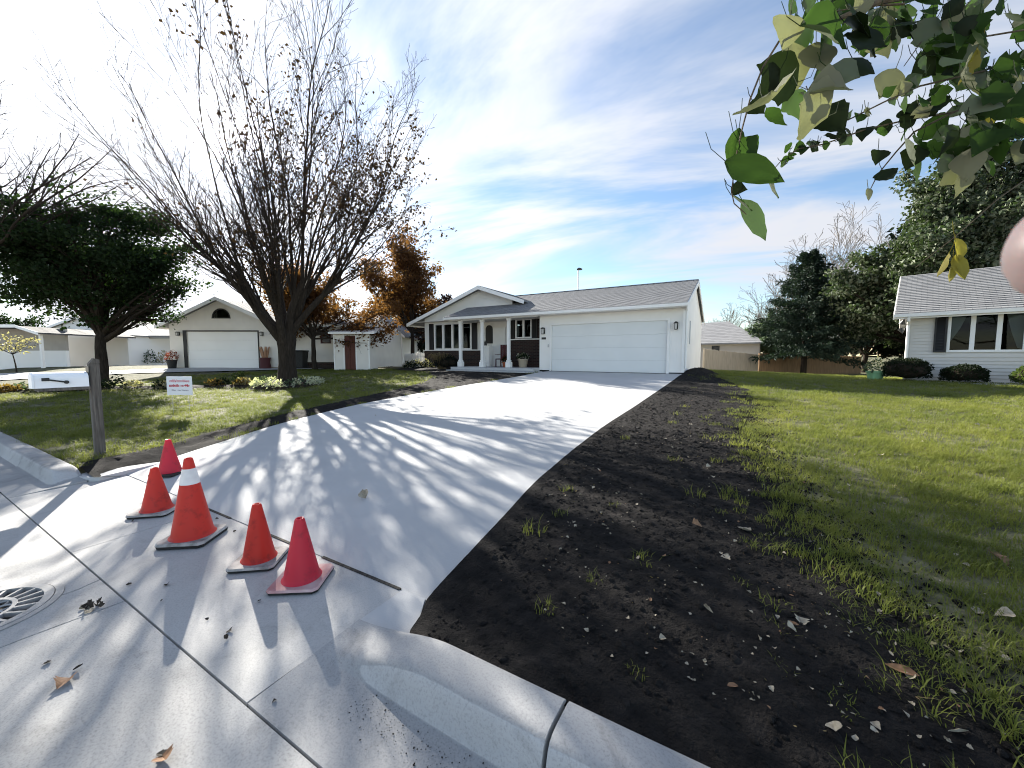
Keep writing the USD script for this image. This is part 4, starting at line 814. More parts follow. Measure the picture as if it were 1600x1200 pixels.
for y0, z0, y1, z1 in ((-.40, 2.46, 3.8, 4.42), (3.8, 4.42, 8.0, 2.46)):
    b.add(np.array([[-.36, y0, z0], [-.36, y1, z1], [-.36, y1, z1 - .2], [-.36, y0, z0 - .2], [-.39, y0, z0], [-.39, y1, z1], [-.39, y1, z1 - .2], [-.39, y0, z0 - .2]]), [[0, 1, 2, 3], [4, 7, 6, 5], [0, 4, 5, 1], [1, 5, 6, 2], [2, 6, 7, 3], [3, 7, 4, 0]])
b.box(-.35, 7.8, -.40, -.372, 2.28, 2.46); obj('fascia', b, 'white_paint', rh)
obj('soffit', MB().box(-.34, 7.8, -.37, .02, 2.34, 2.37), 'white_paint', rh)
obj('gutter', MB().prism([(-.50, 2.34), (-.405, 2.32), (-.403, 2.46), (-.42, 2.46), (-.42, 2.355), (-.49, 2.365), (-.51, 2.45), (-.525, 2.45)], 'x', -.38, 7.8), 'white_paint', rh)
obj('downspout', MB().tube([(.02, -.44, 2.34), (.02, -.40, 2.22), (.02, -.06, 2.06), (.02, -.06, .15), (.02, -.25, .06)], .045, 8), 'white_paint', rh)
fm = obj('floodlight', MB().box(-.06, -.012, .10, .22, 1.98, 2.10), 'black_metal', rh)
for dx, dy, z in ((-.12, -.10, 2.22), (-.14, .02, 1.84)):
    t_ = trimesh.creation.cone(.10, .2); t_.apply_translation([0, 0, -.1]); t_.apply_transform(trimesh.transformations.rotation_matrix(math.radians(150 if z < 2 else 35), [1, .5, 0])); t_.apply_translation([dx, dy, z]); obj('lamp_head', t_, 'black_metal', fm)
obj('foundation_strip', MB().box(.0, 7.5, -.03, .018, -.3, .045), 'white_stone', rh)
# white edging stones in front of the right house
ed = thing('bed_edging', 'pale edging strip along the foot of the grey house', 'edging', (RL[0], RL[1], RL[2] - .02), RA)
for k in range(9): obj('edging_block', MB().bbox(.55 + k * .72, 1.25 + k * .72, -1.0, -.9, -.08, .06, .012), 'white_stone', ed)
# wooden fence at the back
def fence(name, label, p0, p1, z0, z1, h, mtl, w=.14, gap=.006):
    p0, p1 = np.array(p0, float), np.array(p1, float); L = np.linalg.norm(p1 - p0); ang = math.degrees(math.atan2(*(p1 - p0)[::-1]))
    t = thing(name, label, 'fence', (*p0, z0), ang); n = int(L / (w + gap)); rg = np.random.default_rng(n); s = (z1 - z0) / L
    for k in range(n):
        x = k * (w + gap); z = s * x; hh = h + rg.uniform(-.02, .02); y = rg.uniform(-.004, .004)
        obj('picket', MB().prism([(x, z), (x + w, z), (x + w, z + hh - .03), (x + w - .03, z + hh), (x + .03, z + hh), (x, z + hh - .03)], 'y', y, y + .02), mtl, t)
    for k in range(int(L / 2.4) + 1):
        x = min(k * 2.4, L - .1); obj('post', MB().bbox(x, x + .09, .025, .115, s * x - .2, s * x + h + .03, .008), mtl, t)
    for q in (.3, h - .25): obj('rail', MB().bar((0, .05, q), (L, .05, q + s * L), .04, .08), mtl, t)
    return t
A0, A1, A2 = spot(1100, 577, 24.5), spot(1185, 585, 28.0), spot(1345, 587, 31.0)
fence('picket_fence', 'weathered pale board fence between the white house and the spruce', A0[:2], A1[:2], .68, .34, 1.35, 'pale_fence_wood')
fence('board_fence', 'brown board fence behind the spruce trunk', A1[:2] + [.02, .03], A2[:2], .32, .1, 1.45, 'fence_wood')
B0, B1 = spot(632, 574, 27), spot(664, 572, 24)
fence('white_fence', 'short pale fence in the shade between shed and white house', B0[:2], B1[:2], .78, .86, .95, 'white_paint', .07, .05)
t = thing('air_conditioner', 'dark air conditioner cabinet behind a wire frame by the white back house', 'air conditioner', tuple(spot(600, 574, 28)[:2]) + (.72,), 30)
obj('cabinet', MB().bbox(-.55, .55, -.3, .3, 0, .95, .03), 'black_metal', t)
for k in range(8): obj('grille_bar', MB().box(-.5 + k * .14, -.47 + k * .14, -.315, -.302, .08, .88), 'steel', t)
# street light far behind the house
sl = spot(902, 560, 38)
t = thing('street_light', 'tall thin street light rising behind the white house roof', 'street light', (sl[0], sl[1], .7))
obj('pole', MB().tube([(0, 0, 0), (0, 0, 5), (0, 0, 9.2)], [.09, .07, .05], 8), 'white_paint', t); obj('lamp_head', MB().hull([(x, y, z) for x in (-.1, .35) for y in (-.12, .12) for z in (9.18, 9.30)] + [(.05, 0, 9.42)]), 'black_metal', t)

# ------------------------------------------------------------------ trees
def norm(v): v = np.asarray(v, float); return v / max(np.linalg.norm(v), 1e-9)
def path(rng, p, d, L, n, wander=.12, up=.0):
    P = [np.asarray(p, float)]; d = norm(d); st = L / n
    for k in range(n):
        d = norm(d + rng.normal(size=3) * wander + ZZ * up); P.append(P[-1] + d * st)
    return np.array(P)
def side_dir(rng, d, ang):
    r = norm(np.cross(d, rng.normal(size=3))); return norm(d * math.cos(ang) + r * math.sin(ang))
MINR = .0055
def branches(rng, b, P, R, level, spec, tips, taper=.75):
    """grows side branches along the path P (radii R); spec[level] = (count per metre, angle, length factor, segments, wander, up, sides, start)"""
    if level >= len(spec): return
    cnt, ang, lf, seg, wan, up, k, start = spec[level]
    Ls = np.linalg.norm(np.diff(P, axis=0), axis=1); L = Ls.sum(); n = max(1, int(cnt * L + rng.uniform(0, 1)))
    cum = np.concatenate([[0], np.cumsum(Ls)]) / L
    for q in range(n):
        t = start + (1 - start) * (q + rng.uniform(.1, .9)) / n; i = min(np.searchsorted(cum, t) - 1, len(P) - 2); i = max(i, 0)
        f = (t - cum[i]) / max(cum[i + 1] - cum[i], 1e-6); p = P[i] * (1 - f) + P[i + 1] * f; r = R[i] * (1 - f) + R[i + 1] * f
        d = side_dir(rng, norm(P[i + 1] - P[i]), ang * rng.uniform(.7, 1.3)); l = L * lf * (1.15 - taper * t) * rng.uniform(.65, 1.25)
        Q = path(rng, p, d, l, seg, wan, up); r0 = min(r * .62, .02 + l * .012); RR = np.linspace(r0, max(MINR, r0 * .3), len(Q))
        b.tube(Q, RR, k, cap=False)
        if level >= len(spec) - 2: tips.append(Q)
        branches(rng, b, Q, RR, level + 1, spec, tips, taper)

# --- the big vase shaped maple, mostly bare
rng = np.random.default_rng(31)
TB = np.array([-12.55, 6.4, G(-12.55, 6.4)])
tree = thing('maple_tree', 'big spreading maple with bare fanning branches and a few brown leaves', 'tree', TB)
fork = np.array([0, 0, 1.9])
b = MB(); a = np.linspace(0, 2 * math.pi, 17)[:-1]
rows = []
for z, r in ((-.15, .56), (.0, .46), (.15, .38), (.4, .32), (.9, .285), (1.4, .29), (1.8, .33), (2.1, .31), (2.35, .16)):
    rr = r * (1 + .10 * np.cos(a * 5 + z) * math.exp(-max(z, 0) * 1.6) + .05 * np.cos(a * 3 + 2 * z)); rows.append(np.stack([rr * np.cos(a), rr * np.sin(a), np.full(16, z)], 1))
rows = np.array(rows); i = np.arange(len(rows) - 1)[:, None] * 16; j = np.arange(16)[None]; j2 = (j + 1) % 16
b.add(rows.reshape(-1, 3), np.stack([i + j, i + j2, i + 16 + j2, i + 16 + j], -1).reshape(-1, 4))
obj('trunk', b, 'bark', tree, smooth=True)
tips = []
SPEC = [(1.75, .50, .27, 6, .09, .06, 4, .10), (2.6, .56, .42, 4, .10, .055, 3, .10), (3.2, .6, .5, 3, .12, .05, 3, .10)]
mains = []
for k in range(9):
    az = k * 2.39996 + rng.uniform(-.25, .25); inc = math.radians((6, 24, 36, 14, 42, 28, 20, 46, 34)[k] + rng.uniform(-4, 4))
    d = np.array([math.cos(az) * math.sin(inc), math.sin(az) * math.sin(inc), math.cos(inc)])
    p0 = np.array([math.cos(az) * .16, math.sin(az) * .16, rng.uniform(1.5, 2.1)]); L1 = rng.uniform(1.3, 2.9)
    Pm = path(rng, p0, d, L1, 5, .07, .03); r0 = rng.uniform(.13, .18)
    mains.append((Pm, r0, d, MB().tube(Pm, np.linspace(r0, r0 * .6, 6), 8, cap=False)))
nt = 50
for k in range(nt):                                   # forks: spread over the whole fan, each from the nearest main limb
    ci = 1 - (1 - math.cos(math.radians(57))) * (k + .5) / nt; az = k * 2.39996 + 1.1 + rng.uniform(-.15, .15); si = math.sqrt(1 - ci * ci); d2 = np.array([math.cos(az) * si, math.sin(az) * si, ci])
    Pm, r0, d, b = max(mains, key=lambda m_: m_[2] @ d2); i = rng.integers(3, 6); st_ = Pm[i]
    L2 = (1 / math.sqrt((si / 6.0) ** 2 + (ci / 13.0) ** 2) - .6 * np.linalg.norm(st_ - Pm[0])) * rng.uniform(.84, 1.02)
    rs = r0 * rng.uniform(.22, .40); Q = path(rng, st_, norm(d2 * .75 + d * .35), L2, 14, .055, .018); R = np.interp(np.linspace(0, 1, 15), [0, .2, .5, 1], [rs, rs * .72, rs * .42, .007])
    b.tube(Q, R, 6, cap=False); branches(rng, b, Q, R, 0, SPEC, tips, .5)
for m_ in mains: obj('limb', m_[3], 'bark', tree)
T = np.vstack([q[1:] for q in tips])
den = meshkit.fbm(T * .34 + 3.1, 3, 17)
vx = T @ np.array([math.cos(YAW), math.sin(YAW), 0])     # towards the right as the street is seen
prob = np.clip((den - .485) * 9, 0, 1) * np.clip(.55 + vx * .14, .0, 1.2) * np.clip(1.35 - T[:, 2] / 9, .0, 1.0)
prob = prob + .6 * (T[:, 2] < 5.0) * np.clip(.5 + vx * .2, .1, 1) + .35 * (T[:, 2] < 7.0) * (vx > 1.2)
pick = T[rng.uniform(size=len(T)) < prob * .6]
if len(pick) > 16000: pick = pick[rng.permutation(len(pick))[:16000]]
P2 = np.repeat(pick, 2, 0) + rng.normal(size=(len(pick) * 2, 3)) * .09
obj('foliage', leaf_cards(rng, P2, np.array([0, 0, -.7]), .105, .4, .75), 'maple_brown', tree, kind='stuff')

def bark_trunk(b, p, h, r, rng, lean=(0, 0), k=10):
    z = np.linspace(-.15, h, 7); P = np.stack([p[0] + lean[0] * z / h + rng.normal(0, .02, 7), p[1] + lean[1] * z / h + rng.normal(0, .02, 7), p[2] + z], 1)
    b.tube(P, np.interp(z, [-.15, 0, .3, h], [r * 1.5, r * 1.3, r, r * .75]), k); return P[-1]

def round_tree(name, label, loc, h, trunk_h, trunk_r, crown_r, leaf, n_limbs, n_leaf, size, seed, group=None, flat=1.0, barkm='bark', incl=(15, 75), clump=.55, lift=0.0, cover=1.0, lean=(0, 0), spec=None, dome=None):
    rng = np.random.default_rng(seed); t = thing(name, label, 'tree', loc, group=group)
    b = MB(); top = bark_trunk(b, (0, 0, 0), trunk_h, trunk_r, rng, lean); obj('trunk', b, barkm, t, smooth=True)
    tips = []; b = MB(); Hc = h - trunk_h
    for k in range(n_limbs):
        az = k * 2.39996 + rng.uniform(-.3, .3); inc = math.radians(incl[0] + (incl[1] - incl[0]) * ((k * .618) % 1))
        d = np.array([math.cos(az) * math.sin(inc), math.sin(az) * math.sin(inc), math.cos(inc)])
        L = 1 / math.sqrt((math.sin(inc) / crown_r) ** 2 + (math.cos(inc) / Hc) ** 2) * rng.uniform(.8, 1.0)
        Pm = path(rng, top - [0, 0, rng.uniform(0, .25) * trunk_h], d, L, 8, .09, .02); Rm = np.linspace(trunk_r * .45, .012, 9)
        b.tube(Pm, Rm, 6, cap=False); branches(rng, b, Pm, Rm, 0, spec or [(1.6, .65, .42, 4, .12, .02, 4, .22), (2.2, .7, .5, 3, .14, 0, 3, .15)], tips)
    obj('branches', b, barkm, t)
    if n_leaf:
        T = np.vstack([q[1:] for q in tips]); T = T[T[:, 2] > trunk_h * .75 + lift]
        if dome: # (centre x, y, z, radius, half height): one rounded crown in flat layers
            T = T[(((T[:, :2] - dome[:2]) ** 2).sum(1) / dome[3] ** 2 + ((T[:, 2] - dome[2]) / dome[4]) ** 2) < 1]; d_ = rng.normal(size=(260, 3)); d_ /= np.linalg.norm(d_, axis=1, keepdims=True); c_ = np.array(dome[:3]) + d_ * [dome[3], dome[3], dome[4]] * rng.uniform(.35, .97, (260, 1)) ** .6; c_ = c_[meshkit.fbm(c_ * .9, 2, 4) > .46]
            T = np.vstack([T, np.repeat(c_, 90, 0) + rng.normal(size=(len(c_) * 90, 3)) * [.5, .5, .13]]); 
        den = meshkit.fbm(T * clump + seed, 3, seed); wgt = np.clip((den - .38) * 4, .03, 1) if cover < 1 else np.clip((den - .25) * 4, .15, 1)
        ii = rng.choice(len(T), n_leaf, p=wgt / wgt.sum()); P = T[ii] + rng.normal(size=(n_leaf, 3)) * np.array([.16, .16, .10 * flat]) * (crown_r / 3)
        obj('foliage', leaf_cards(rng, P, np.array([0, 0, -.4]), size, .35, .7, up=.8), leaf, t, kind='stuff')
    return t
gl = lambda x, y: (x, y, G(x, y))
round_tree('green_tree', 'dark green leafy tree with a rounded crown behind the mailbox', gl(-22.1, 3.7), 8.5, 2.3, .22, 3.6, 'dark_green_leaves', 34, 34000, .15, 5, incl=(4, 66), clump=1.2, lift=.1, cover=.8, lean=(-.3, .18), dome=(-.55, .3, 5.35, 3.15, 3.0))
ot = spot(491, 571, 21.6)
round_tree('orange_maple', 'small maple with orange brown leaves behind the big bare maple', (ot[0], ot[1], G(ot[0], ot[1])), 6.0, 2.1, .13, 4.6, 'orange_leaves', 18, 20000, .15, 6, incl=(12, 88), clump=.7, lift=-.2)
ot = spot(645, 565, 29)
round_tree('orange_maple', 'orange brown maple rising over the white back house beside the big tree', (ot[0], ot[1], .8), 9.6, 2.9, .16, 4.3, 'orange_leaves', 20, 22000, .18, 36, incl=(8, 88), clump=.6, lift=-.1)
# bare tree reaching in from the left edge
bt = spot(-40, 585, 14.5)
MINR = .0065
round_tree('bare_tree', 'bare tree whose thin branches reach in at the upper left edge', (bt[0], bt[1], G(bt[0], bt[1])), 13.6, 5.0, .13, 6.4, None, 22, 0, .1, 9, incl=(6, 52), spec=[(1.3, .6, .38, 5, .12, .02, 4, .2), (2.2, .65, .46, 4, .14, .02, 3, .12), (2.6, .7, .5, 3, .14, .02, 3, .1)])
MINR = .0050
pt = spot(690, 556, 33)
round_tree('purple_tree', 'dark purple leaved tree rising behind the left end of the white house', (pt[0], pt[1], .9), 5.8, 1.6, .16, 3.4, 'purple_leaves', 12, 9000, .22, 10)
for k, (px, d, h, r, leaf, sd, lab) in enumerate(((640, 38, 6.0, 3.2, 'evergreen_dark', 11, 'dark bushy tree in the gap between the shed and the white house'), (238, 44, 5.4, 3.0, 'light_green_leaves', 12, 'pale green tree over the carport roof'), (20, 44, 6.5, 4.5, 'dark_green_leaves', 13, 'dark tree behind the far porch house'))):
    q = spot(px, 560, d); round_tree('background_tree', lab, (q[0], q[1], .8), h, 1.0, .16, r, leaf, 12, 9000, .24, sd)
# trees on the right
lt = spot(1432, 590, 22.5)
round_tree('poplar_tree', 'tall grey green leafy tree leaning over the left end of the grey house', (lt[0], lt[1], .55), 12.6, 1.9, .28, 4.2, 'poplar_leaves', 34, 80000, .20, 14, incl=(3, 88), clump=.6, lift=-.4)
et = spot(1545, 590, 26)
round_tree('dark_tree', 'very dark dense tree towering behind the grey house roof', (et[0], et[1], .4), 14.2, 2.0, .35, 6.6, 'evergreen_dark', 30, 70000, .34, 15, incl=(3, 80), clump=.5)
et = spot(1350, 590, 33)
round_tree('understory_tree', 'dark shrubby tree in the shade between spruce and grey house', (et[0], et[1], .25), 9.0, 1.6, .2, 4.2, 'evergreen_dark', 18, 26000, .26, 25, incl=(5, 92), clump=.7)
for k, (px, d, h, r, sd, lab) in enumerate(((1262, 46, 17.3, 5.6, 16, 'tall bare grey tree behind the spruce top'), (1335, 50, 18.0, 5.0, 17, 'bare grey tree between the spruce and the poplar'), (1140, 62, 9.4, 5.0, 18, 'low bare tree far off over the grey house roof'), (1200, 55, 12.0, 4.2, 19, 'bare shrubby tree far off left of the spruce'))):
    MINR = .022; q = spot(px, 560, d); round_tree('far_bare_tree', lab, (q[0], q[1], .3), h, 1.6, .16, r, None, 16, 0, .1, sd, barkm='pale_bark', incl=(4, 60)); MINR = .0050
q = spot(1312, 560, 37)
round_tree('yellow_tree', 'yellow brown leaved tree between the spruce and the poplar', (q[0], q[1], .2), 9.4, 2.2, .16, 2.6, 'yellow_brown_leaves', 12, 9000, .22, 20)
for k, (px, d, h, r, sd, lab) in enumerate(((1182, 31, 5.2, 1.9, 21, 'tall grey green shrub left of the spruce'), (1212, 29.5, 3.9, 1.8, 22, 'pale leaved shrub in front of the left side of the spruce'))):
    q = spot(px, 585, d); round_tree('tall_shrub', lab, (q[0], q[1], .3), h, 1.1, .1, r, 'grey_green_leaves', 14, 9000, .15, sd, incl=(3, 80), lift=.6)
# spruce
def spruce(label, loc, h, r, seed):
    rng = np.random.default_rng(seed); t = thing('spruce_tree', label, 'tree', loc)
    b = MB(); b.tube([(0, 0, -.2), (0, 0, h * .5), (0, 0, h)], [.20, .12, .015], 8); obj('trunk', b, 'bark', t, smooth=True)
    b = MB(); P, D = [], []
    for k in range(150):
        z = 1.55 + (h - 1.65) * ((k + rng.uniform(0, 1)) / 150) ** 1.05; f = 1 - z / h; L = (r * f ** .75 + .18) * rng.uniform(.75, 1.15); az = k * 2.39996 + rng.uniform(-.4, .4)
        d = np.array([math.cos(az), math.sin(az), .22 - .55 * f]); Q = path(rng, (0, 0, z), d, L, 6, .06, .05); b.tube(Q, np.linspace(.03 * f + .012, .006, 7), 4, cap=False)
        side = norm(np.cross(d, ZZ))
        m = int(70 + 260 * f * L / r); tt = rng.uniform(.12, 1.02, m); ii = np.minimum((tt * 6).astype(int), 5); ff = tt * 6 - ii
        base = Q[ii] * (1 - ff)[:, None] + Q[ii + 1] * ff[:, None]; w = (1.05 - tt) * L * .42
        P.append(base + side * (rng.uniform(-1, 1, m) * w)[:, None] + rng.normal(size=(m, 3)) * [.04, .04, .07] - ZZ * (np.abs(rng.normal(size=m)) * .10)[:, None]); D.append(np.tile(norm(d * 1.2 - ZZ * .3), (m, 1)))
    obj('branches', b, 'bark', t); obj('needles', leaf_cards(rng, np.vstack(P), np.vstack(D) * 1.3, .24, .3, .34), 'spruce_needles', t, kind='stuff')
q = spot(1255, 586, 26.5)
spruce('dark blue green spruce standing before the brown board fence', (q[0], q[1], .33), 8.3, 3.7, 23)
# young tree by the far porch
q = spot(25, 572, 22)
t = thing('young_tree', 'slender young tree with few pale leaves before the far porch house', 'tree', (q[0], q[1], G(q[0], q[1]))); rng = np.random.default_rng(41)
b = MB(); Q = path(rng, (0, 0, -.1), (0, 0, 1), 1.5, 5, .04); b.tube(Q, np.linspace(.04, .02, 6), 6); obj('trunk', b, 'bark', t)
b = MB(); tips = []
for k in range(9):
    az = k * 2.4; Pm = path(rng, Q[-2], (math.cos(az), math.sin(az), .75), 1.5, 5, .08); b.tube(Pm, np.linspace(.016, .005, 6), 4, cap=False); branches(rng, b, Pm, np.linspace(.016, .005, 6), 0, [(3, .6, .4, 3, .1, 0, 3, .2)], tips)
obj('branches', b, 'bark', t); Tt = np.vstack(tips); obj('foliage', leaf_cards(rng, Tt[rng.integers(0, len(Tt), 260)], np.array([1., 0, -.2]), .17, .3, .5), 'pale_leaves', t)

# ------------------------------------------------------------------ bushes and beds
def bush(name, label, loc, r, hgt, leaf, seed, n=2600, size=.055, group=None, core='mulch'):
    rng = np.random.default_rng(seed); t = thing(name, label, 'bush', loc, group=group)
    s_ = trimesh.creation.icosphere(2, 1.0); v = s_.vertices.copy(); v[:, 2] = np.where(v[:, 2] < 0, v[:, 2] * .55, v[:, 2]); nz = 1 + (meshkit.fbm(v * 2.2, 2, seed) - .5) * .35
    v = v * nz[:, None] * [r * .9, r * .9, hgt * .5] + [0, 0, hgt * .42]; obj('stems', (v, s_.faces), core, t)
    d = rng.normal(size=(n, 3)); d /= np.linalg.norm(d, axis=1, keepdims=True); d[:, 2] = np.where(d[:, 2] < -.5, -d[:, 2], d[:, 2])
    k = 1 + (meshkit.fbm(d * 2.2, 2, seed) - .5) * .35
    P = d * np.array([r, r, hgt * .55]) * (k * rng.uniform(.86, 1.02, n))[:, None] + [0, 0, hgt * .44]
    obj('leaves', leaf_cards(rng, P, d, size, .3, .7), leaf, t, kind='stuff'); return t
def rloc(u, v, z=0):
    c, s_ = math.cos(math.radians(RA)), math.sin(math.radians(RA)); x, y = RL[0] + u * c - v * s_, RL[1] + u * s_ + v * c; return (x, y, G(x, y) + z)
bush('clipped_bush', 'round clipped bush at the left corner of the grey house, beside the green pot', rloc(.05, -.75), .66, .85, 'box_leaves', 51)
bush('clipped_bush', 'round clipped bush below the shutter of the grey house', rloc(1.42, -.80), .55, .62, 'box_leaves', 52)
bush('clipped_bush', 'round clipped bush cut by the right edge of the picture', rloc(2.85, -.85), .45, .62, 'light_green_leaves', 53)
flower_pot(rloc(-.75, -.75), .28, .34, 'green_pot', 'grey_green_leaves', 'pale_leaves', 'pale green pot of cream flowers at the corner of the grey house', hh=.5)
bush('porch_bush', 'dark round bush under the long front window of the white house', (-11.3, 14.15, .90), .62, .75, 'evergreen_dark', 54)
rng = np.random.default_rng(55)
t = thing('dry_grass_clump', 'arching clump of dry straw coloured grass over the dark porch bush', 'ornamental grass', (-11.45, 13.9, .92)); b = MB()
for k in range(90):
    az = rng.normal(math.pi * 1.35, 1.0); L = rng.uniform(.7, 1.25); s_ = np.linspace(0, 1, 6); Q = np.stack([.1 * rng.normal() + L * .75 * s_ * math.cos(az), .1 * rng.normal() + L * .5 * s_ * math.sin(az), .72 * L * np.sin(s_ * 2.3)], 1); b.tube(Q, np.linspace(.010, .003, 6), 3, cap=False)
obj('blades', b, 'straw', t, kind='stuff')
for k, (px, py, lab) in enumerate(((640, 574, 'low pale flowering plant left of the white house'), (652, 575, 'grey leaved plant at the corner of the white house bed'), (668, 575, 'small pale plant under the left window of the white house'))):
    q = spot(px, py, 22.5); tt = thing('bed_plant', lab, 'plant', (q[0], q[1], G(q[0], q[1]))); obj('leaves', plant_blob(rng, 260, (0, 0, .02), (.4, .35, .42), .10), 'box_leaves', tt); obj('flowers', plant_blob(rng, 90, (0, 0, .08), (.42, .36, .46), .08), 'pale_leaves', tt)
# raised ring of pale plants round the big maple
bed = thing('tree_bed', 'mound of dark mulch ringed by pale flowers at the foot of the big maple', 'flower bed', TB)
a = np.linspace(0, 2 * math.pi, 37)[:-1]; rr = np.linspace(0, 1.28, 8); Pm = np.zeros((8, 37, 3)); a2 = np.append(a, a[:1] + 2 * math.pi)
Pm[..., 0] = rr[:, None] * np.cos(a2); Pm[..., 1] = rr[:, None] * np.sin(a2); Pm[..., 2] = (.30 * (1 - (rr / 1.28) ** 2))[:, None] + .02 + (meshkit.fbm(Pm * 6, 2, 3) - .5) * .05 - .10 * (rr[:, None] > 1.2)
obj('mulch', patch(Pm[:, ::-1]), 'mulch', bed, smooth=True)
for k in range(26):
    q = k * 2 * math.pi / 26 + rng.uniform(-.05, .05); r_ = rng.uniform(.88, 1.12); c = (r_ * math.cos(q), r_ * math.sin(q), .10)
    obj('plant', plant_blob(rng, 70, c, (.17, .17, .26), .085), 'white_flowers' if k % 3 else 'grey_green_leaves', bed)
nb_bed = thing('drive_bed', 'long low bed of dry plants along the neighbour drive behind the mailbox', 'flower bed', (-18.0, 3.0, 0))
xs = np.linspace(-4.6, 4.6, 30); Pm = np.zeros((30, 6, 3)); Pm[..., 0] = xs[:, None]; Pm[..., 1] = np.linspace(-.55, .55, 6)[None] + (xs * .62)[:, None] ; Pm[..., 2] = ground(Pm[..., 0] - 18.0, Pm[..., 1] + 3.0) + (.12 * (1 - np.linspace(-1, 1, 6) ** 2))[None] - .01
obj('mulch', patch(Pm), 'mulch', nb_bed, smooth=True)
for k in range(30):
    x = rng.uniform(-4.4, 4.4); y = x * .62 + rng.uniform(-.4, .4); z = G(x - 18, y + 3) + .05; big = k % 9 == 4
    obj('plant', plant_blob(rng, 120, (x, y, z), (.34, .3, .55 if big else .26), .11), ('box_leaves' if big else ('yellow_brown_leaves', 'grey_green_leaves', 'pale_leaves', 'box_leaves')[k % 4]), nb_bed)

# ------------------------------------------------------------------ mailbox, yard sign
mp = np.array([-6.02, -.13, G(-6.0, 0) - .02])
t = thing('mailbox', 'white mailbox with a lowered black flag on a weathered wooden post', 'mailbox', mp)
b = MB(); b.bbox(-.045, .045, -.055, .055, -.15, 1.37, .008); b.hull([(x, y, z) for x in (-.045, .045) for y, z in ((-.055, 1.371), (.055, 1.371), (.055, 1.43), (-.0, 1.45))]); obj('post', b, 'grey_wood', t)
obj('support_board', MB().bbox(-.10, .10, -.55, -.057, 1.010, 1.050, .006), 'grey_wood', t)
a = np.linspace(0, math.pi, 12); prof = [(-.09, 1.052), (.09, 1.052)] + [(.09 * math.cos(q), 1.165 + .09 * math.sin(q)) for q in a]
obj('box', MB().prism(prof, 'y', -.57, -.075), 'mailbox_white', t, smooth=35)
obj('door', MB().prism([(x * 1.05, 1.052 + (z - 1.052) * 1.04) for x, z in prof], 'y', -.592, -.572), 'mailbox_white', t, smooth=35)
fl_ = obj('flag', MB().bar((.100, -.29, 1.125), (.100, -.46, 1.165), .008, .020).bbox(.095, .106, -.51, -.44, 1.148, 1.19, .003), 'black_metal', t)
obj('pivot', MB().tube([(.089, -.29, 1.125), (.112, -.29, 1.125)], .024, 10), 'black_metal', fl_)
obj('bracket', MB().bbox(-.07, .07, -.066, -.0555, 1.0, 1.34, .003), 'black_metal', t)
sg = spot(280.5, 603, 8.7); zg = G(sg[0], sg[1])
sw = .62
t = thing('yard_sign', 'small white yard sign with red lettering on the left lawn', 'sign', (sg[0], sg[1], zg), 25)
bz = sg[2] - zg - .205
obj('board', MB().box(-sw / 2, sw / 2, -.004, .004, bz, bz + .42), 'sign_white', t)
for x in (-.2, .2): obj('stake', MB().tube([(x, .008, -.1), (x, .008, bz + .38)], .0028, 5), 'steel', t)
rng = np.random.default_rng(77)
def scribble(name, x0, x1, z, h, mtl, gaps=()):
    b = MB(); x = x0
    while x < x1:
        w = rng.uniform(.016, .026)
        if not any(g0 < x < g1 for g0, g1 in gaps):
            for q in range(3): xa_ = x + q * w * .34; hh = h * rng.uniform(.45, 1); b.box(xa_, xa_ + w * .2, -.0062, -.0045, z + (h - hh) * rng.choice([0, .5, 1]), z + (h - hh) * .5 + hh * .85)
            b.box(x, x + w * .85, -.0062, -.0045, z + rng.choice([0, .4, .82]) * h, z + rng.choice([.15, .55, 1]) * h + .004)
        x += w * 1.25
    obj(name, b, mtl, t)
scribble('lettering', -.24, .25, bz + .29, .055, 'sign_pink', ((.04, .06),)); scribble('lettering', -.25, .25, bz + .185, .055, 'sign_red', ((-.0, .02), (.09, .11))); b = MB(); b.box(-.25, .0, -.0060, -.0045, bz + .19, bz + .205).box(.115, .25, -.0060, -.0045, bz + .205, bz + .22); obj('lettering', b, 'sign_red', t)
scribble('lettering', -.19, .22, bz + .09, .035, 'sign_grey', ((-.10, -.06), (.02, .05)))

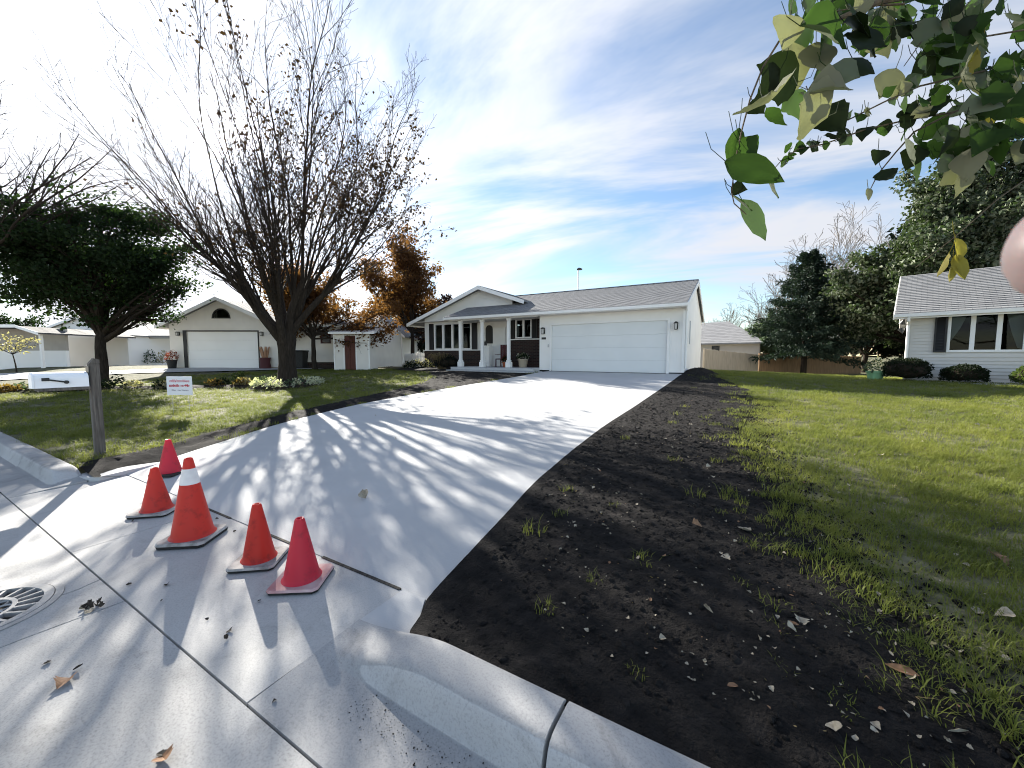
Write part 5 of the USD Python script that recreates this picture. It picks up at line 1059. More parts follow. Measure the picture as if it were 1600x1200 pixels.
# ------------------------------------------------------------------ traffic cones
def cone(loc, rot, h, r0, r1, bs, body, basem, label, band=None, tilt=0, bh=.035, square=False):
    t = thing('traffic_cone', label, 'traffic cone', loc, rot); k = 32
    def shell(z0, z1, o=0.0):
        b = MB(); f = lambda z: r0 + (r1 - r0) * (z - bh) / (h - bh) + o
        pr = [(f(z0), z0), (f(z1), z1)]; lathe(b, pr, k=k); return b
    z1 = h; segs = [(bh, h)]
    b = MB(); f = lambda z: r0 + (r1 - r0) * (z - bh) / (h - bh)
    lathe(b, [(r0 * 1.10, bh), (r0 * 1.02, bh + .012), (f(bh + .03), bh + .03), (f(h - .012), h - .012), (r1 - .004, h), (r1 - .012, h - .002), (r1 - .014, h - .05), (r0 - .02, bh + .03)], k=k); obj('body', b, body, t, smooth=45)
    if band: obj('reflective_band', shell(*band, .0015), 'reflective_white', t, smooth=45)
    # base: thick rubber plate with cut corners, dusty on top
    c = bs * .16; oc = [(-bs + c, -bs), (bs - c, -bs), (bs, -bs + c), (bs, bs - c), (bs - c, bs), (-bs + c, bs), (-bs, bs - c), (-bs, -bs + c)]
    hl = lambda z0, s0, z1, s1: MB().hull([(x * s0, y * s0, z0) for x, y in oc] + [(x * s1, y * s1, z1) for x, y in oc])
    bb = obj('base', hl(.004, .97, bh * .55, 1.0), 'black_rubber', t); obj('base_top', hl(bh * .56, .995, bh, .955), basem, bb)
    for sx in (-1, 1):
        for sy in (-1, 1): obj('foot', MB().box(sx * bs * .7 - .03, sx * bs * .7 + .03, sy * bs * .7 - .03, sy * bs * .7 + .03, 0, .004), 'black_rubber', bb)
    return t
def on(x, y): return (x, y, (float(zdrive(y)) + .013) if y > -.13 else float(np.clip((y + 1.104) / .97, 0, 1) * .012))
cone(on(-4.37, .125), 28, .46, .125, .028, .165, 'cone_pink', 'black_rubber', 'pink red traffic cone farthest back, behind the small cone on the left')
cone(on(-3.05, -.425), 40, .46, .125, .030, .178, 'cone_orange', 'dusty_rubber', 'small red orange traffic cone at the left end of the row')
cone(on(-2.01, -.51), 36, .72, .152, .030, .19, 'cone_orange', 'dusty_rubber', 'largest traffic cone, with a white reflective collar', band=(.50, .632), bh=.05)
cone(on(-1.12, -.42), 38, .46, .112, .030, .165, 'cone_red', 'dusty_rubber', 'darker red traffic cone, second from the right')
cone(on(-.58, -.41), 34, .46, .118, .030, .170, 'cone_pink', 'pink_rubber', 'red traffic cone with a pinkish dusty base at the right end of the row')

# ------------------------------------------------------------------ manhole grate in the street
t = thing('manhole_cover', 'round iron street grate with petal shaped slots at the left edge', 'manhole cover', (MH[0], MH[1], 0), 20)
k = 48; a = np.linspace(0, 2 * math.pi, k + 1)
def ring(b, r0, r1, z0, z1): return lathe(b, [(r0, z0), (r1, z0), (r1, z1), (r0, z1), (r0, z0)], k=k)
obj('pit', trimesh.creation.cylinder(.372, .02, sections=48, transform=trimesh.transformations.translation_matrix([0, 0, -.085])), 'iron_recess', t)
obj('frame', ring(MB(), .335, .374, -.09, .006), 'cast_iron', t, smooth=30)
obj('rim', ring(MB(), .285, .331, -.035, .008), 'cast_iron', t, smooth=30)
for r_ in (.165, ): obj('ring', ring(MB(), r_ - .011, r_ + .011, -.03, .006), 'cast_iron', t, smooth=30)
obj('hub', ring(MB(), .0, .05, -.03, .0065), 'cast_iron', t, smooth=30)
for q in range(20): an = q * math.pi / 10; obj('spoke', MB().bar((.172 * math.cos(an), .172 * math.sin(an), -.012), (.288 * math.cos(an), .288 * math.sin(an), -.012), .015, .034), 'cast_iron', t)
for q in range(10):
    an = (q + .5) * math.pi / 5; an2 = an + .62; s_ = np.linspace(0, 1, 7)
    for sg_ in (1, -1):
        Q = np.stack([(.045 + .118 * s_) * np.cos(an + sg_ * .31 * np.sin(s_ * math.pi)), (.045 + .118 * s_) * np.sin(an + sg_ * .31 * np.sin(s_ * math.pi)), np.full(7, -.004)], 1)
        obj('petal_rib', MB().tube(Q, .007, 4), 'cast_iron', t)

# ------------------------------------------------------------------ grass, soil crumbs, litter
def instancer(name, protos, mats, P, which, rot, scale, kind='stuff', label=None):
    pi = UsdGeom.PointInstancer.Define(stage, numbered('/World/' + name)); paths = []
    for k, (mm, mt) in enumerate(zip(protos, mats)):
        pth = '%s/protos/%s_%03d' % (pi.GetPath(), name + '_piece', k + 1); m = usdkit.mesh(stage, pth, mm, M[mt]); m.CreateDoubleSidedAttr(True); paths.append(m.GetPath())
    pi.CreatePrototypesRel().SetTargets(paths); pi.CreateProtoIndicesAttr(Vt.IntArray.FromNumpy(np.asarray(which, np.int32)))
    pi.CreatePositionsAttr(Vt.Vec3fArray.FromNumpy(np.asarray(P, np.float32)))
    q = np.asarray(rot, float)  # (n,4) w x y z
    pi.CreateOrientationsAttr(Vt.QuathArray([Gf.Quath(float(a), float(b), float(c), float(d)) for a, b, c, d in q]))
    pi.CreateScalesAttr(Vt.Vec3fArray.FromNumpy(np.asarray(scale, np.float32)))
    return tag(pi.GetPrim(), label, None, None, kind)
def yaw_quat(a): return np.stack([np.cos(a / 2), a * 0, a * 0, np.sin(a / 2)], 1)
rng = np.random.default_rng(99)
def tuft(n, rad, h, w, lean):
    b = MB()
    for k in range(n):
        r = rad * math.sqrt(rng.uniform()); az = rng.uniform(0, 6.283); x, y = r * math.cos(az), r * math.sin(az); hh = h * rng.uniform(.5, 1.2); az2 = rng.uniform(0, 6.283); ln = lean * hh * rng.uniform(.2, 1.3)
        dx, dy = math.cos(az2), math.sin(az2); ww = w * rng.uniform(.7, 1.3); px, py = -dy * ww / 2, dx * ww / 2
        p0, p1, p2 = np.array([x, y, -.012]), np.array([x + dx * ln * .35, y + dy * ln * .35, hh * .62]), np.array([x + dx * ln, y + dy * ln, hh])
        e = np.array([px, py, 0]); b.add(np.array([p0 - e, p0 + e, p1 + e * .75, p1 - e * .75, p2]), [[0, 1, 2], [0, 2, 3], [3, 2, 4]])
    return b.arrays()
tufts = [tuft(26, .055, .050, .0034, .9), tuft(26, .06, .060, .0036, 1.1), tuft(22, .05, .042, .0032, .7), tuft(18, .07, .075, .003, 1.3)]
Pg, Sg = [], []
NOGRASS = shapely.union_all([HARD, DRIVE, APRON, SOIL_L.buffer(-.06), Point(TB[0], TB[1]).buffer(1.05)]); shapely.prepare(NOGRASS); shapely.prepare(SOILR_P); shapely.prepare(SOIL_L)
sedge = shapely.union_all([SOILR_P.buffer(-.30)]); shapely.prepare(sedge)
for (x0, x1, y0, y1) in ((.5, 16, -.47, 26), (-28, -5.4, -.47, 13.5)):
    for (d0, d1, dens, sc) in ((0, 4.5, 300, 1.35), (4.5, 8, 190, 1.5), (8, 13, 95, 1.6), (13, 24, 34, 2.4)):
        n = int((x1 - x0) * (y1 - y0) * dens); xy = np.stack([rng.uniform(x0, x1, n), rng.uniform(y0, y1, n)], 1); d = np.hypot(xy[:, 0] - CAM[0], xy[:, 1] - CAM[1])
        view = (xy - CAM[:2]) @ F0[:2]; sidev = np.abs((xy - CAM[:2]) @ R0[:2])
        ok = (d >= d0) & (d < d1) & (view > .2) & (sidev < view * 1.45 + .6)
        xy = xy[ok]; bad = shapely.contains_xy(NOGRASS, xy[:, 0], xy[:, 1]); xy = xy[~bad]
        ins = shapely.contains_xy(SOILR_P, xy[:, 0], xy[:, 1]); deep = shapely.contains_xy(sedge, xy[:, 0], xy[:, 1])
        nz = meshkit.fbm(np.stack([xy[:, 0] * 1.3, xy[:, 1] * 1.3, xy[:, 0] * 0], 1), 3, 61)
        keep = np.where(ins, np.clip(np.exp((xy[:, 0] - SOIL_R(np.clip(xy[:, 1], -.5, 17.4)) - .1) / .22), .006, .9), 1.0)
        right = xy[:, 0] > 0; gap = xy[:, 0] - SOIL_R(np.clip(xy[:, 1], -.5, 17.4))
        thin = np.clip(.62 + gap * .22, .5, 1) * np.clip(.70 + (nz - .33) * 2.4, .42, 1)
        thin = np.where(xy[:, 1] > 6.5, np.clip(thin * 1.6 + .3, 0, 1), thin)
        keep = np.where(right & ~ins, thin, keep)
        keep = np.where(~right, np.clip(.55 + (nz - .3) * 2, .35, 1), keep)
        xy = xy[rng.uniform(size=len(xy)) < keep]
        z = ground(xy[:, 0], xy[:, 1]) + (meshkit.fbm(np.stack([xy[:, 0] * .9, xy[:, 1] * .9, xy[:, 0] * 0], 1), 3, 5) - .5) * .035
        ins = shapely.contains_xy(SOILR_P, xy[:, 0], xy[:, 1]); z = z + np.where(ins, .015, 0)
        Pg.append(np.column_stack([xy, z])); Sg.append(np.column_stack([np.full((len(xy), 2), sc), np.full(len(xy), 1 + (sc - 1) * .25)]) * rng.uniform(.7, 1.25, (len(xy), 1)))
Pg, Sg = np.vstack(Pg), np.vstack(Sg)
instancer('grass', tufts, ['grass'] * 4, Pg, rng.integers(0, 4, len(Pg)), yaw_quat(rng.uniform(0, 6.283, len(Pg))), Sg, label='short mown grass blades of the front lawns')
# crumbs of soil
rocks = []
for k in range(5):
    s_ = trimesh.creation.icosphere(1, 1.0); v = s_.vertices * (1 + (meshkit.fbm(s_.vertices * 1.7 + k * 9, 2, k) - .5)[:, None] * .9) * [1, .8, .65]; rocks.append((v, s_.faces))
Pc, Sc = [], []
def soil_z(x, y):
    inn, out = float(xr(min(y, 14.4))), float(SOIL_R(y)); u = np.clip((x - inn) / max(out - inn, .1), 0, 1); w = np.clip(u / .35, 0, 1); w = w * w * (3 - 2 * w)
    return (zdrive(y) - .006) * (1 - w) + G(x, y) * w + .02
ii, jj = rng.integers(6, A.shape[0] - 4, 16000), (A.shape[1] * rng.uniform(0, 1, 16000) ** .9).astype(int)
Pc = np.column_stack([A[ii, jj], B[ii, jj], Zs[ii, jj]]) + rng.normal(size=(16000, 3)) * [.012, .012, 0]
sz = np.clip(rng.lognormal(-4.95, .55, 16000), .003, .026)
ye = rng.uniform(-.5, 9, 9000); xe = SOIL_R(ye) - .25 + np.abs(rng.normal(size=9000)) * .30; Pc = np.vstack([Pc, np.column_stack([xe, ye, ground(xe, ye) + .012])]); sz = np.concatenate([sz, np.clip(rng.lognormal(-4.9, .5, 9000), .003, .022)])
instancer('soil_crumbs', rocks, ['topsoil'] * 5, Pc, rng.integers(0, 5, len(Pc)), yaw_quat(rng.uniform(0, 6.28, len(Pc))), np.repeat(sz[:, None], 3, 1), label='loose crumbs lying on the bare topsoil')

# straw litter and fallen leaves
def leaf_shape(L, prof, fold=.35, curl=.25, twist=0.0, rng=rng, n=7, cols=(-1, 0, 1), pleat=0.0):
    """a leaf along +x: rows across from edge to edge over the midrib"""
    x = np.linspace(0, 1, len(prof)); v = []; m = len(cols); bow = rng.uniform(-.5, .5)
    for r, (q, wv) in enumerate(zip(x, prof)):
        z = curl * q * q; a = twist * q
        for s_ in cols:
            y = s_ * wv * (rng.uniform(.92, 1.08) if abs(s_) == 1 else 1); zz = z + fold * abs(y) + bow * y * y + (rng.normal() * .012 if s_ else 0) + pleat * abs(s_) * (1 if r % 2 else -1); v.append([q - .10 * abs(y), y * math.cos(a) - zz * math.sin(a) * .4, zz + y * math.sin(a)])
    v = np.array(v) * L; f = []
    for r in range(len(prof) - 1):
        for c in range(m - 1): o = r * m + c; f += [[o, o + m, o + m + 1], [o, o + m + 1, o + 1]]
    return v, np.array(f)
OVATE = [.02, .20, .33, .41, .44, .43, .38, .31, .23, .14, .06, .0]; LOBED = [.02, .34, .50, .34, .46, .26, .18, .0]; ROUND = [.03, .30, .44, .51, .53, .51, .46, .38, .28, .18, .08, .0]; LONG = [.02, .14, .20, .22, .21, .17, .10, .0]
def surf(x, y):
    if y < -.13 or (x > xl(min(max(y, -.13), 14.4)) and x < xr(min(max(y, -.13), 14.4))): return on(x, y)[2]
    if y < 17 and SOILR_P.contains(Point(x, y)):
        k = np.argmin((A - x) ** 2 + (B - y) ** 2); return float(Zs.ravel()[k])
    return G(x, y) + .012
def fallen(px, py, L, prof, mtl, label, group=None, name='fallen_leaf', curl=.3, fold=.5, lift=.012):
    # where the line of sight meets the ground
    d = FW + R0 * (px - 800) / FPX - UP * (py - 600) / FPX; t_ = (0 - CAM[2]) / d[2]
    for _ in range(12): p = CAM + d * t_; t_ += (surf(p[0], p[1]) - p[2]) / d[2] * .8
    p = CAM + d * t_; a = rng.uniform(0, 6.283); v, f = leaf_shape(L, prof, fold, curl * rng.uniform(-.5, 1.2), rng.normal() * .5)
    v = v - [L * .5, 0, 0]; v = v @ trimesh.transformations.euler_matrix(rng.normal() * .35, rng.normal() * .3, a)[:3, :3].T; v[:, 2] += .004 - v[:, 2].min() + lift * 0
    return obj(name, (v + [p[0], p[1], surf(p[0], p[1])], f), mtl, label=label, cat='leaf', group=group)
fallen(100, 1070, .085, LOBED, 'dry_leaf_brown', 'curled brown leaf on the street below the manhole grate', curl=.6)
fallen(258, 1190, .075, LOBED, 'dry_leaf_brown', 'brown leaf on the street at the bottom edge of the picture', curl=.6)
fallen(122, 1048, .05, LONG, 'dry_leaf_dark', 'dark curled leaf stalk beside the brown leaf on the street')
fallen(360, 987, .035, ROUND, 'dry_leaf_dark', 'small black leaf on the apron in the shadow of the cones')
fallen(570, 777, .10, ROUND, 'dry_leaf_pale', 'pale tan leaf alone on the fresh driveway', curl=.7, fold=.8)
fallen(1562, 878, .122, LOBED, 'dry_leaf_brown', 'large rust brown leaf on the thin grass at the right', curl=.5)
fallen(1567, 967, .079, ROUND, 'dry_leaf_pale', 'pale cupped leaf on the grass below the large rust brown leaf', curl=.6)
fallen(1410, 1050, .108, LONG, 'dry_leaf_brown', 'long reddish brown leaf on the soil at the lower right')
fallen(1425, 1060, .050, OVATE, 'dry_leaf_pale', 'pale leaf touching the long reddish brown leaf')
fallen(1165, 830, .094, LOBED, 'dry_leaf_pale', 'largest pale curled leaf on the middle of the black soil', curl=.6)
fallen(1250, 972, .072, LOBED, 'dry_leaf_pale', 'pale twisted leaf on the black soil left of the thin grass', curl=.6)
fallen(1238, 988, .065, OVATE, 'dry_leaf_pale', 'pale leaf lying just below the twisted leaf on the black soil')
fallen(1090, 825, .086, LOBED, 'dry_leaf_brown', 'brown curled leaf on the black soil left of the largest pale leaf', curl=.6)
fallen(1500, 1148, .072, LONG, 'dry_leaf_pale', 'white slender leaf on the grass at the lower right corner')
fallen(1298, 1192, .065, OVATE, 'dry_leaf_pale', 'pale leaf at the bottom edge of the black soil')
fallen(1135, 872, .065, LOBED, 'dry_leaf_pale', 'pale lobed leaf on the black soil below the largest pale leaf')
fallen(1034, 1000, .043, OVATE, 'dry_leaf_pale', 'white narrow leaf on the black soil near the kerb end')
fallen(1105, 958, .058, LOBED, 'dry_leaf_pale', 'pale crumpled leaf at the end of the sunlit stripe on the soil')
for k in range(230):
    px, py = 820 + 780 * rng.uniform() ** .9, 640 + 555 * rng.uniform() ** 1.1
    lim = np.interp(py, [640, 740, 985, 1110, 1200], [1010, 860, 670, 900, 1040])
    if px < lim + 15: continue
    dd_ = np.clip(1.6 / ((py - 545) / 603), 2, 10)
    fallen(px, py, min(.055, .009 + rng.lognormal(-4.6, .55)) * (.75 + dd_ * .10), (LOBED, OVATE, ROUND, LONG)[k % 4], 'dry_leaf_brown' if k % 7 == 3 else 'dry_leaf_pale', 'small dry leaf scrap scattered on the topsoil and thin grass right of the driveway', 'dry leaf scraps right of the driveway')
for k in range(26):
    px, py = (rng.uniform(180, 640), rng.uniform(620, 700)) if k % 2 else (rng.uniform(20, 560), rng.uniform(790, 1190))
    fallen(px, py, rng.uniform(.016, .04), (LOBED, OVATE)[k % 2], 'dry_leaf_dark' if k % 2 == 0 else 'dry_leaf_pale', 'tiny dark leaf fragment lying on the street and gutter' if k % 2 == 0 else 'small pale leaf scrap on the left lawn', 'leaf fragments on the street' if k % 2 == 0 else 'leaf scraps on the left lawn')
t = thing('leaf_debris', 'small heap of crumpled dark leaf debris beside the manhole crack', 'debris', (0, 0, 0))
d = FW + R0 * (146 - 800) / FPX - UP * (949 - 600) / FPX; p = CAM + d * (-CAM[2] / d[2]); t.GetAttribute('xformOp:translate').Set(Gf.Vec3d(*map(float, p)))
for k in range(9):
    v, f = leaf_shape(rng.uniform(.03, .055), LOBED, .6, .5, rng.normal()); v = v @ trimesh.transformations.euler_matrix(*rng.uniform(-.8, .8, 2), rng.uniform(0, 6.28))[:3, :3].T; v[:, 2] -= v[:, 2].min(); obj('leaf', (v + [rng.normal() * .03, rng.normal() * .016, .002], f), ('dry_leaf_dark', 'dry_leaf_pale')[k % 3 == 0], t)
b = MB()
for k in range(700):
    x, y = rng.uniform(2.0, 8.0), rng.uniform(-.2, 9); 
    if x < SOIL_R(y) - .5: continue
    z = G(x, y) + .03; L = rng.uniform(.03, .12); a = rng.uniform(0, 6.283); b.tube([(x, y, z), (x + L * .5 * math.cos(a), y + L * .5 * math.sin(a), z + rng.uniform(0, .02)), (x + L * math.cos(a + .3), y + L * math.sin(a + .3), z - .01)], [.0016, .0018, .001], 3, cap=False)
obj('straw_litter', b, 'straw', kind='stuff', label='bits of dry straw lying over the thin grass')

# ------------------------------------------------------------------ the branch hanging in close by, and its tree
def view(x, u, d): return CAM + R0 * x + UP * u + FW * d
tb = np.array([6.4, -.2, 0]); tb[2] = G(tb[0], tb[1])
ht = thing('overhanging_tree', 'leafy tree whose branch of large leaves hangs in close at the upper right', 'tree', tb)
rng = np.random.default_rng(71)
HB = np.array(spot(1285, 40, 1.05)); HT = spot(1600, -120, 1.25)
with _Shift(tb):
    b = MB(); b.tube(np.array([tb + [0, 0, -.2], tb + [.02, 0, .3], tb + [.05, .03, 1.6], tb + [.02, .06, 3.2], tb + [.1, 0, 5.2]]), [.26, .19, .16, .13, .06], 12); obj('trunk', b, 'bark', ht, smooth=True)
    b = MB(); joint = spot(1760, -150, 1.55); limb = np.array([tb + [.03, .05, 2.4], tb * .55 + joint * .45 + [0, 0, .75], joint, spot(1640, -60, 1.30), spot(1500, -20, 1.15), spot(1380, 0, 1.08), HB]); b.tube(limb, [.06, .045, .028, .018, .012, .009, .005], 7)
    obj('limb', b, 'twig_bark', ht)
    tw = lambda pts, r0, r1: MB().tube(np.array([spot(*q) for q in pts]), np.linspace(r0, r1, len(pts)), 5)
    Zx = lambda x, y, d: (1100 + x / 3.2, y / 3.2, d)
    twigs = {'a': [Zx(600, 110, 1.05), Zx(470, 140, 1.02), (1217, 65, 1.0), (1192, 105, 1.0), (1172, 155, 1.0), (1160, 200, 1.0), (1150, 245, 1.0), (1143, 300, 1.0), (1147, 318, 1.0), (1166, 335, 1.0)],
             'b': [(1640, 60, 1.3), (1540, 110, 1.2), Zx(1080, 430, 1.12), Zx(900, 510, 1.1), Zx(720, 600, 1.1), Zx(560, 540, 1.06), Zx(510, 430, 1.04)],
             'c': [(1650, 140, 1.3), (1560, 150, 1.25), Zx(1250, 560, 1.2), Zx(1010, 600, 1.18), Zx(800, 650, 1.16), Zx(600, 720, 1.15), Zx(470, 745, 1.14), Zx(390, 800, 1.14), Zx(345, 850, 1.14)],
             'd': [Zx(1250, 560, 1.2), Zx(1050, 660, 1.18), Zx(960, 760, 1.17), Zx(870, 870, 1.16), Zx(830, 950, 1.16)],
             'e': [(1640, 40, 1.3), (1520, 60, 1.2), Zx(1150, 120, 1.15), Zx(1000, 330, 1.12)], 'f': [(1650, 180, 1.35), (1560, 200, 1.28), Zx(1330, 700, 1.22), Zx(1330, 850, 1.2)],
             'g': [Zx(1000, 20, 1.1), Zx(800, 30, 1.08), Zx(640, 60, 1.05)]}
    for q in twigs.values(): obj('twig', tw(q, .0032, .0012), 'twig_bark', ht)
    def big_leaf(p, L, ang, prof, mtl, face=None, fold=None, curl=None):
        """a leaf at p whose tip points along ang (degrees, 0 right, 90 down, as the photographer sees it)"""
        a = math.radians(ang); ax = norm(R0 * math.cos(a) - UP * math.sin(a) + FW * rng.normal() * .35)
        nn = norm(-FW * rng.choice([-1, 1]) + R0 * rng.normal() * .55 + UP * rng.normal() * .55) if face is None else norm(face)
        yv = norm(np.cross(nn, ax)); nv = np.cross(ax, yv)
        v, f = leaf_shape(L, prof, rng.uniform(.1, .5) if fold is None else fold, rng.uniform(-.35, .5) if curl is None else curl, rng.normal() * .4, rng, cols=(-1, -.66, -.33, 0, .33, .66, 1), pleat=.010)
        w = np.asarray(p) + v[:, :1] * ax + v[:, 1:2] * yv + v[:, 2:] * nv
        st = MB().add(w, f).tube([w[3], w[3] - ax * L * .25 + UP * L * .12, w[3] - ax * L * .35 + UP * L * .38], [.0011, .0010, .0009], 3, cap=False); w, f = st.arrays()
        if (w[:, 0] ** 2).sum() >= 0: return obj('leaf', (w, f), mtl, ht, smooth=True)
    G_, P_, D_, Y_ = 'linden_leaf', 'pale_linden_leaf', 'dark_linden_leaf', 'yellow_linden_leaf'
    for (x, y, s_, ang, pr, mt) in [(430, 75, 130, 100, ROUND, P_), (480, 130, 200, 20, ROUND, G_), (600, 150, 190, 70, ROUND, G_), (440, 210, 210, 80, OVATE, P_), (560, 210, 150, 85, OVATE, P_), (620, 340, 120, 50, ROUND, G_), (720, 30, 190, 60, ROUND, D_), (700, 110, 190, 50, ROUND, D_), (690, 180, 160, 30, ROUND, D_), (740, 290, 110, 60, OVATE, D_),
            (470, 410, 190, 190, ROUND, D_), (380, 350, 120, 130, ROUND, D_), (430, 460, 110, 55, OVATE, G_), (520, 450, 140, 30, ROUND, P_), (620, 580, 190, 178, ROUND, P_), (590, 545, 140, 40, OVATE, D_), (300, 510, 220, 108, OVATE, P_), (240, 500, 80, 30, OVATE, D_), (310, 540, 100, 55, OVATE, G_), (175, 640, 150, 95, LONG, G_), (185, 690, 110, 60, OVATE, G_), (200, 750, 240, 38, LONG, G_), (105, 805, 220, 35, LONG, G_), (135, 935, 60, 20, OVATE, D_), (135, 975, 110, 60, LONG, G_), (190, 1000, 190, 50, LONG, G_),
            (880, 90, 170, 50, ROUND, P_), (960, 100, 110, 30, OVATE, D_), (1270, 790, 170, 20, ROUND, P_), (1330, 850, 110, 90, OVATE, P_), (890, 850, 80, 80, ROUND, D_), (1010, 560, 140, 10, OVATE, D_), (960, 340, 130, 110, OVATE, P_), (1060, 300, 120, 30, OVATE, D_), (1080, 720, 110, 90, OVATE, D_), (870, 750, 70, 100, ROUND, D_), (820, 940, 60, 100, LONG, P_)]:
        big_leaf(spot(1100 + x / 3.2, y / 3.2, rng.uniform(.96, 1.06) if x < 800 else 1.15), s_ / 3.2 / FPX * 1.3, ang, pr, mt)
    for k in range(215):
        z = rng.uniform()
        if z < .55: x, y = rng.uniform(860, 1640), rng.uniform(-60, 480)
        elif z < .72: x, y = rng.uniform(1000, 1420), rng.uniform(450, 800)
        elif z < .86: x, y = rng.uniform(1350, 1650), rng.uniform(300, 720)
        else: x, y = rng.uniform(450, 900), rng.uniform(-60, 150)
        if (830 < x < 1060 and 170 < y < 520) or (x > 1380 and 120 < y < 140): continue
        big_leaf(spot(1100 + x / 3.2, y / 3.2, rng.uniform(1.05, 1.35)), rng.uniform(65, 150) / 3.2 / FPX * 1.22, rng.normal(75, 60), (OVATE, ROUND, LOBED)[k % 3], (G_, D_, G_, P_, G_, Y_ if x > 1350 and k % 16 > 7 else G_, G_, G_)[k % 8])
    for k in range(44): # small leaves along the two thin twigs
        key, f_ = ('b', 'c')[k % 2], rng.uniform(.38, .97); q = twigs[key]; i = f_ * (len(q) - 1); a0 = int(i); w = i - a0; s0 = np.array(q[a0]) * (1 - w) + np.array(q[min(a0 + 1, len(q) - 1)]) * w
        big_leaf(spot(s0[0] + rng.normal() * 5, s0[1] + rng.normal() * 4, s0[2]), (70 - 45 * f_) * rng.uniform(.7, 1.3) / 3.2 / FPX * 1.5, rng.uniform(0, 360), (OVATE, ROUND)[k % 2], (G_, D_, P_, G_)[k % 4])
    for q in ((1492, 372, 40, 95, -FW), (1483, 395, 36, 112, R0 - FW), (1494, 398, 44, 88, -FW - R0 * .6), (1488, 412, 30, 100, R0)): big_leaf(spot(q[0], q[1], 1.1), q[2] / FPX * 1.1, q[3], LONG, Y_, face=q[4], fold=.6)
    obj('twig', tw([(1660, 240, 1.2), (1560, 310, 1.12), (1490, 372, 1.1), (1430, 418, 1.12)], .0022, .0008), 'twig_bark', ht)
    # the rest of the crown, above and behind
    b = MB(); tips = []
    for k in range(9):
        az = math.radians(-100 + 200 * k / 8 - 45); Pm = path(rng, tb + [.05, 0, 3.0 + .2 * k], (math.cos(az), math.sin(az) - .3, .7), 2.6, 6, .08, .03); b.tube(Pm, np.linspace(.05, .01, 7), 5, cap=False); branches(rng, b, Pm, np.linspace(.05, .01, 7), 0, [(2, .6, .45, 3, .1, 0, 4, .2), (3, .6, .5, 3, .1, 0, 3, .1)], tips)
    Tt = np.vstack(tips); rel = Tt - CAM; fr_ = (rel @ FW); vis = (fr_ > -.1) & (np.abs(rel @ R0) < fr_ * 1.5 + .3) & (np.abs(rel @ UP) < fr_ * 1.15 + .3); Tt = Tt[~vis]
    obj('branches', b, 'bark', ht); obj('foliage', leaf_cards(rng, Tt[rng.integers(0, len(Tt), 3500)] + rng.normal(size=(3500, 3)) * .08, np.array([0, 0, -.5]), .10, .3, .75), 'linden_leaf', ht, kind='stuff')

# grit washed along the gutter beside the kerb end
gx_ = np.abs(rng.normal(0, 1, 900)); gxx = .55 + rng.uniform(0, 1.9, 900); gyy = -.84 - .10 * (gxx - .5) * rng.uniform(.2, 1, 900) + rng.normal(size=900) * .05
instancer('gutter_grit', rocks, ['topsoil'] * 5, np.column_stack([gxx, gyy, np.full(900, .004)]), rng.integers(0, 5, 900), yaw_quat(rng.uniform(0, 6.28, 900)), np.repeat(np.clip(rng.lognormal(-6.6, .5, 900), .0008, .004)[:, None], 3, 1), label='dark grit washed along the gutter at the kerb end')

# ------------------------------------------------------------------ the photographer's hand, one fingertip of which comes into the picture
def hand():
    S = lambda p, r: manifold3d.Manifold.sphere(r, 20).translate(tuple(p))
    def chain(pts, rad):
        out = manifold3d.Manifold()
        for a_, b_, ra, rb in zip(pts[:-1], pts[1:], rad[:-1], rad[1:]): out += manifold3d.Manifold.batch_hull([S(a_, ra), S(b_, rb)])
        return out
    w = np.array
    mm = manifold3d.Manifold.batch_hull([S(w(p), r) for p, r in (((.165, .020, .022), .011), ((.17, .0, .024), .012), ((.17, -.021, .022), .011), ((.167, -.040, .018), .010), ((.235, -.004, -.018), .021), ((.236, -.034, -.020), .017), ((.20, .018, -.006), .013))])
    mm += chain([(.165, .020, .024), (.140, .0265, .052), (.117, .0240, .062), (.0912, .0215, .0600)], [.0105, .0096, .0096, .0096])
    mm += chain([(.170, .0, .026), (.142, .004, .050), (.116, .003, .046), (.103, .002, .030)], [.0110, .0095, .0088, .0076])
    mm += chain([(.170, -.021, .024), (.144, -.018, .046), (.120, -.019, .042), (.108, -.019, .027)], [.0105, .0090, .0083, .0073])
    mm += chain([(.167, -.040, .019), (.147, -.038, .038), (.128, -.038, .034), (.118, -.037, .022)], [.0095, .0080, .0074, .0065])
    mm += chain([(.212, .012, -.008), (.180, .026, -.016), (.150, .024, -.020), (.124, .018, -.020)], [.0150, .0118, .0100, .0082])
    mm += chain([(.236, -.018, -.019), (.300, -.075, -.060), (.42, -.20, -.14)], [.024, .029, .038])
    mm = mm.refine_to_length(.004); a_ = mm.to_mesh(); t_ = trimesh.Trimesh(a_.vert_properties[:, :3], a_.tri_verts, process=True)
    trimesh.smoothing.filter_taubin(t_, .5, .52, 12); return t_
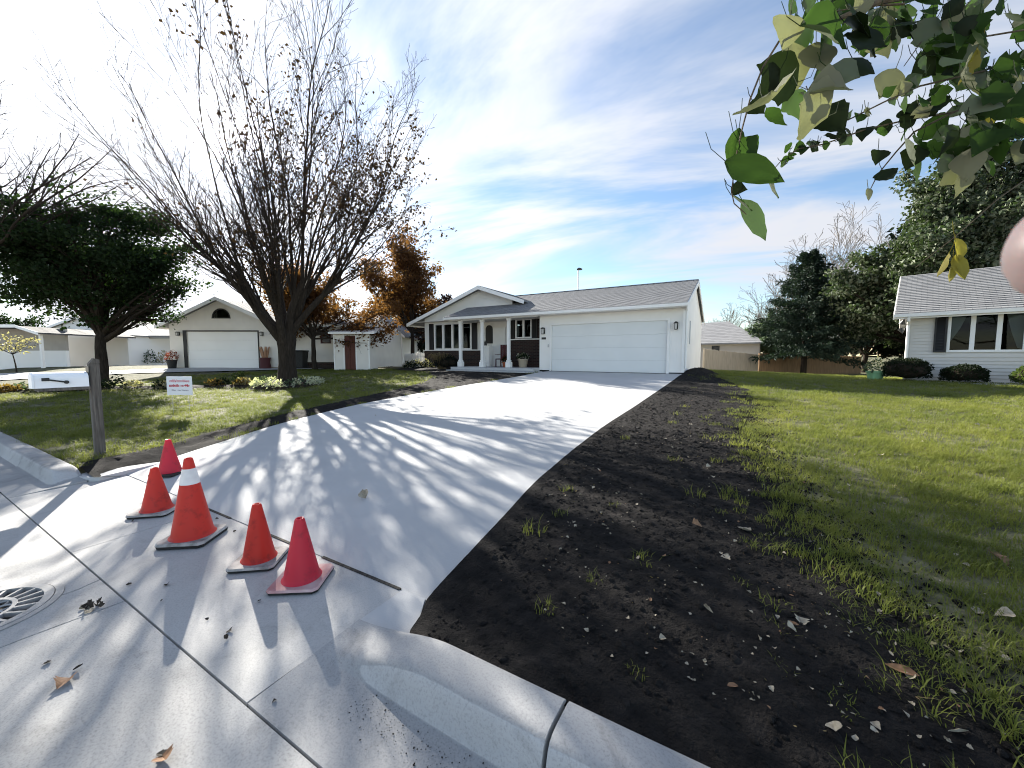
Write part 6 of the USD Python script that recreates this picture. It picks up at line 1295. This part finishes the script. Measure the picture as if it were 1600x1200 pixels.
tm_ = hand(); v = np.asarray(tm_.vertices)
base = view(.235, -.02, -.018)
t = thing('person', 'bare fingertip of the person taking the picture, at the right edge', 'hand', base)
def tw_(v): v = np.asarray(v, float); return CAM + v[:, :1] * R0 + v[:, 1:2] * UP + v[:, 2:] * FW - base
obj('hand', (tw_(v), tm_.faces), 'skin', t, smooth=True)
nail = trimesh.creation.icosphere(2, 1.0); nail.apply_scale([.0065, .0052, .0016]); nv = nail.vertices @ trimesh.transformations.rotation_matrix(-.15, [0, 1, 0])[:3, :3].T + [.0935, .0215, .0690]
obj('fingernail', (tw_(nv), nail.faces), 'skin', t, smooth=True)
sl_ = manifold3d.Manifold.batch_hull([manifold3d.Manifold.sphere(.036, 24).translate((.325, -.10, -.075)), manifold3d.Manifold.sphere(.05, 24).translate((.46, -.25, -.17))]).to_mesh()
obj('sleeve', (tw_(sl_.vert_properties[:, :3]), sl_.tri_verts), 'sleeve', t, smooth=True)

# crumbled leaf specks too many to count
ii, jj = rng.integers(6, A.shape[0] - 4, 1500), (A.shape[1] * rng.uniform(0, 1, 1500)).astype(int); keep = meshkit.fbm(np.stack([A[ii, jj] * 2, B[ii, jj] * 2, ii * 0], 1), 3, 5) > .47
ii, jj = ii[keep], jj[keep]; n_ = len(ii); ye = rng.uniform(-.4, 9, 600); xe = SOIL_R(ye) + rng.uniform(-.2, 2.8, 600)
Pq = np.vstack([np.column_stack([A[ii, jj], B[ii, jj], Zs[ii, jj] + .006]), np.column_stack([xe, ye, ground(xe, ye) + .03])])
fl_ = [leaf_shape(1.0, p_, .7, .5, .4, rng) for p_ in (OVATE, LOBED, LONG)]
instancer('leaf_specks', fl_, ['dry_leaf_pale', 'dry_leaf_brown', 'straw'], Pq, rng.choice(3, len(Pq), p=[.6, .15, .25]), yaw_quat(rng.uniform(0, 6.28, len(Pq))), np.repeat(np.clip(rng.lognormal(-4.55, .45, len(Pq)), .005, .028)[:, None], 3, 1), label='crumbled specks of dry leaf and straw strewn over soil and grass')
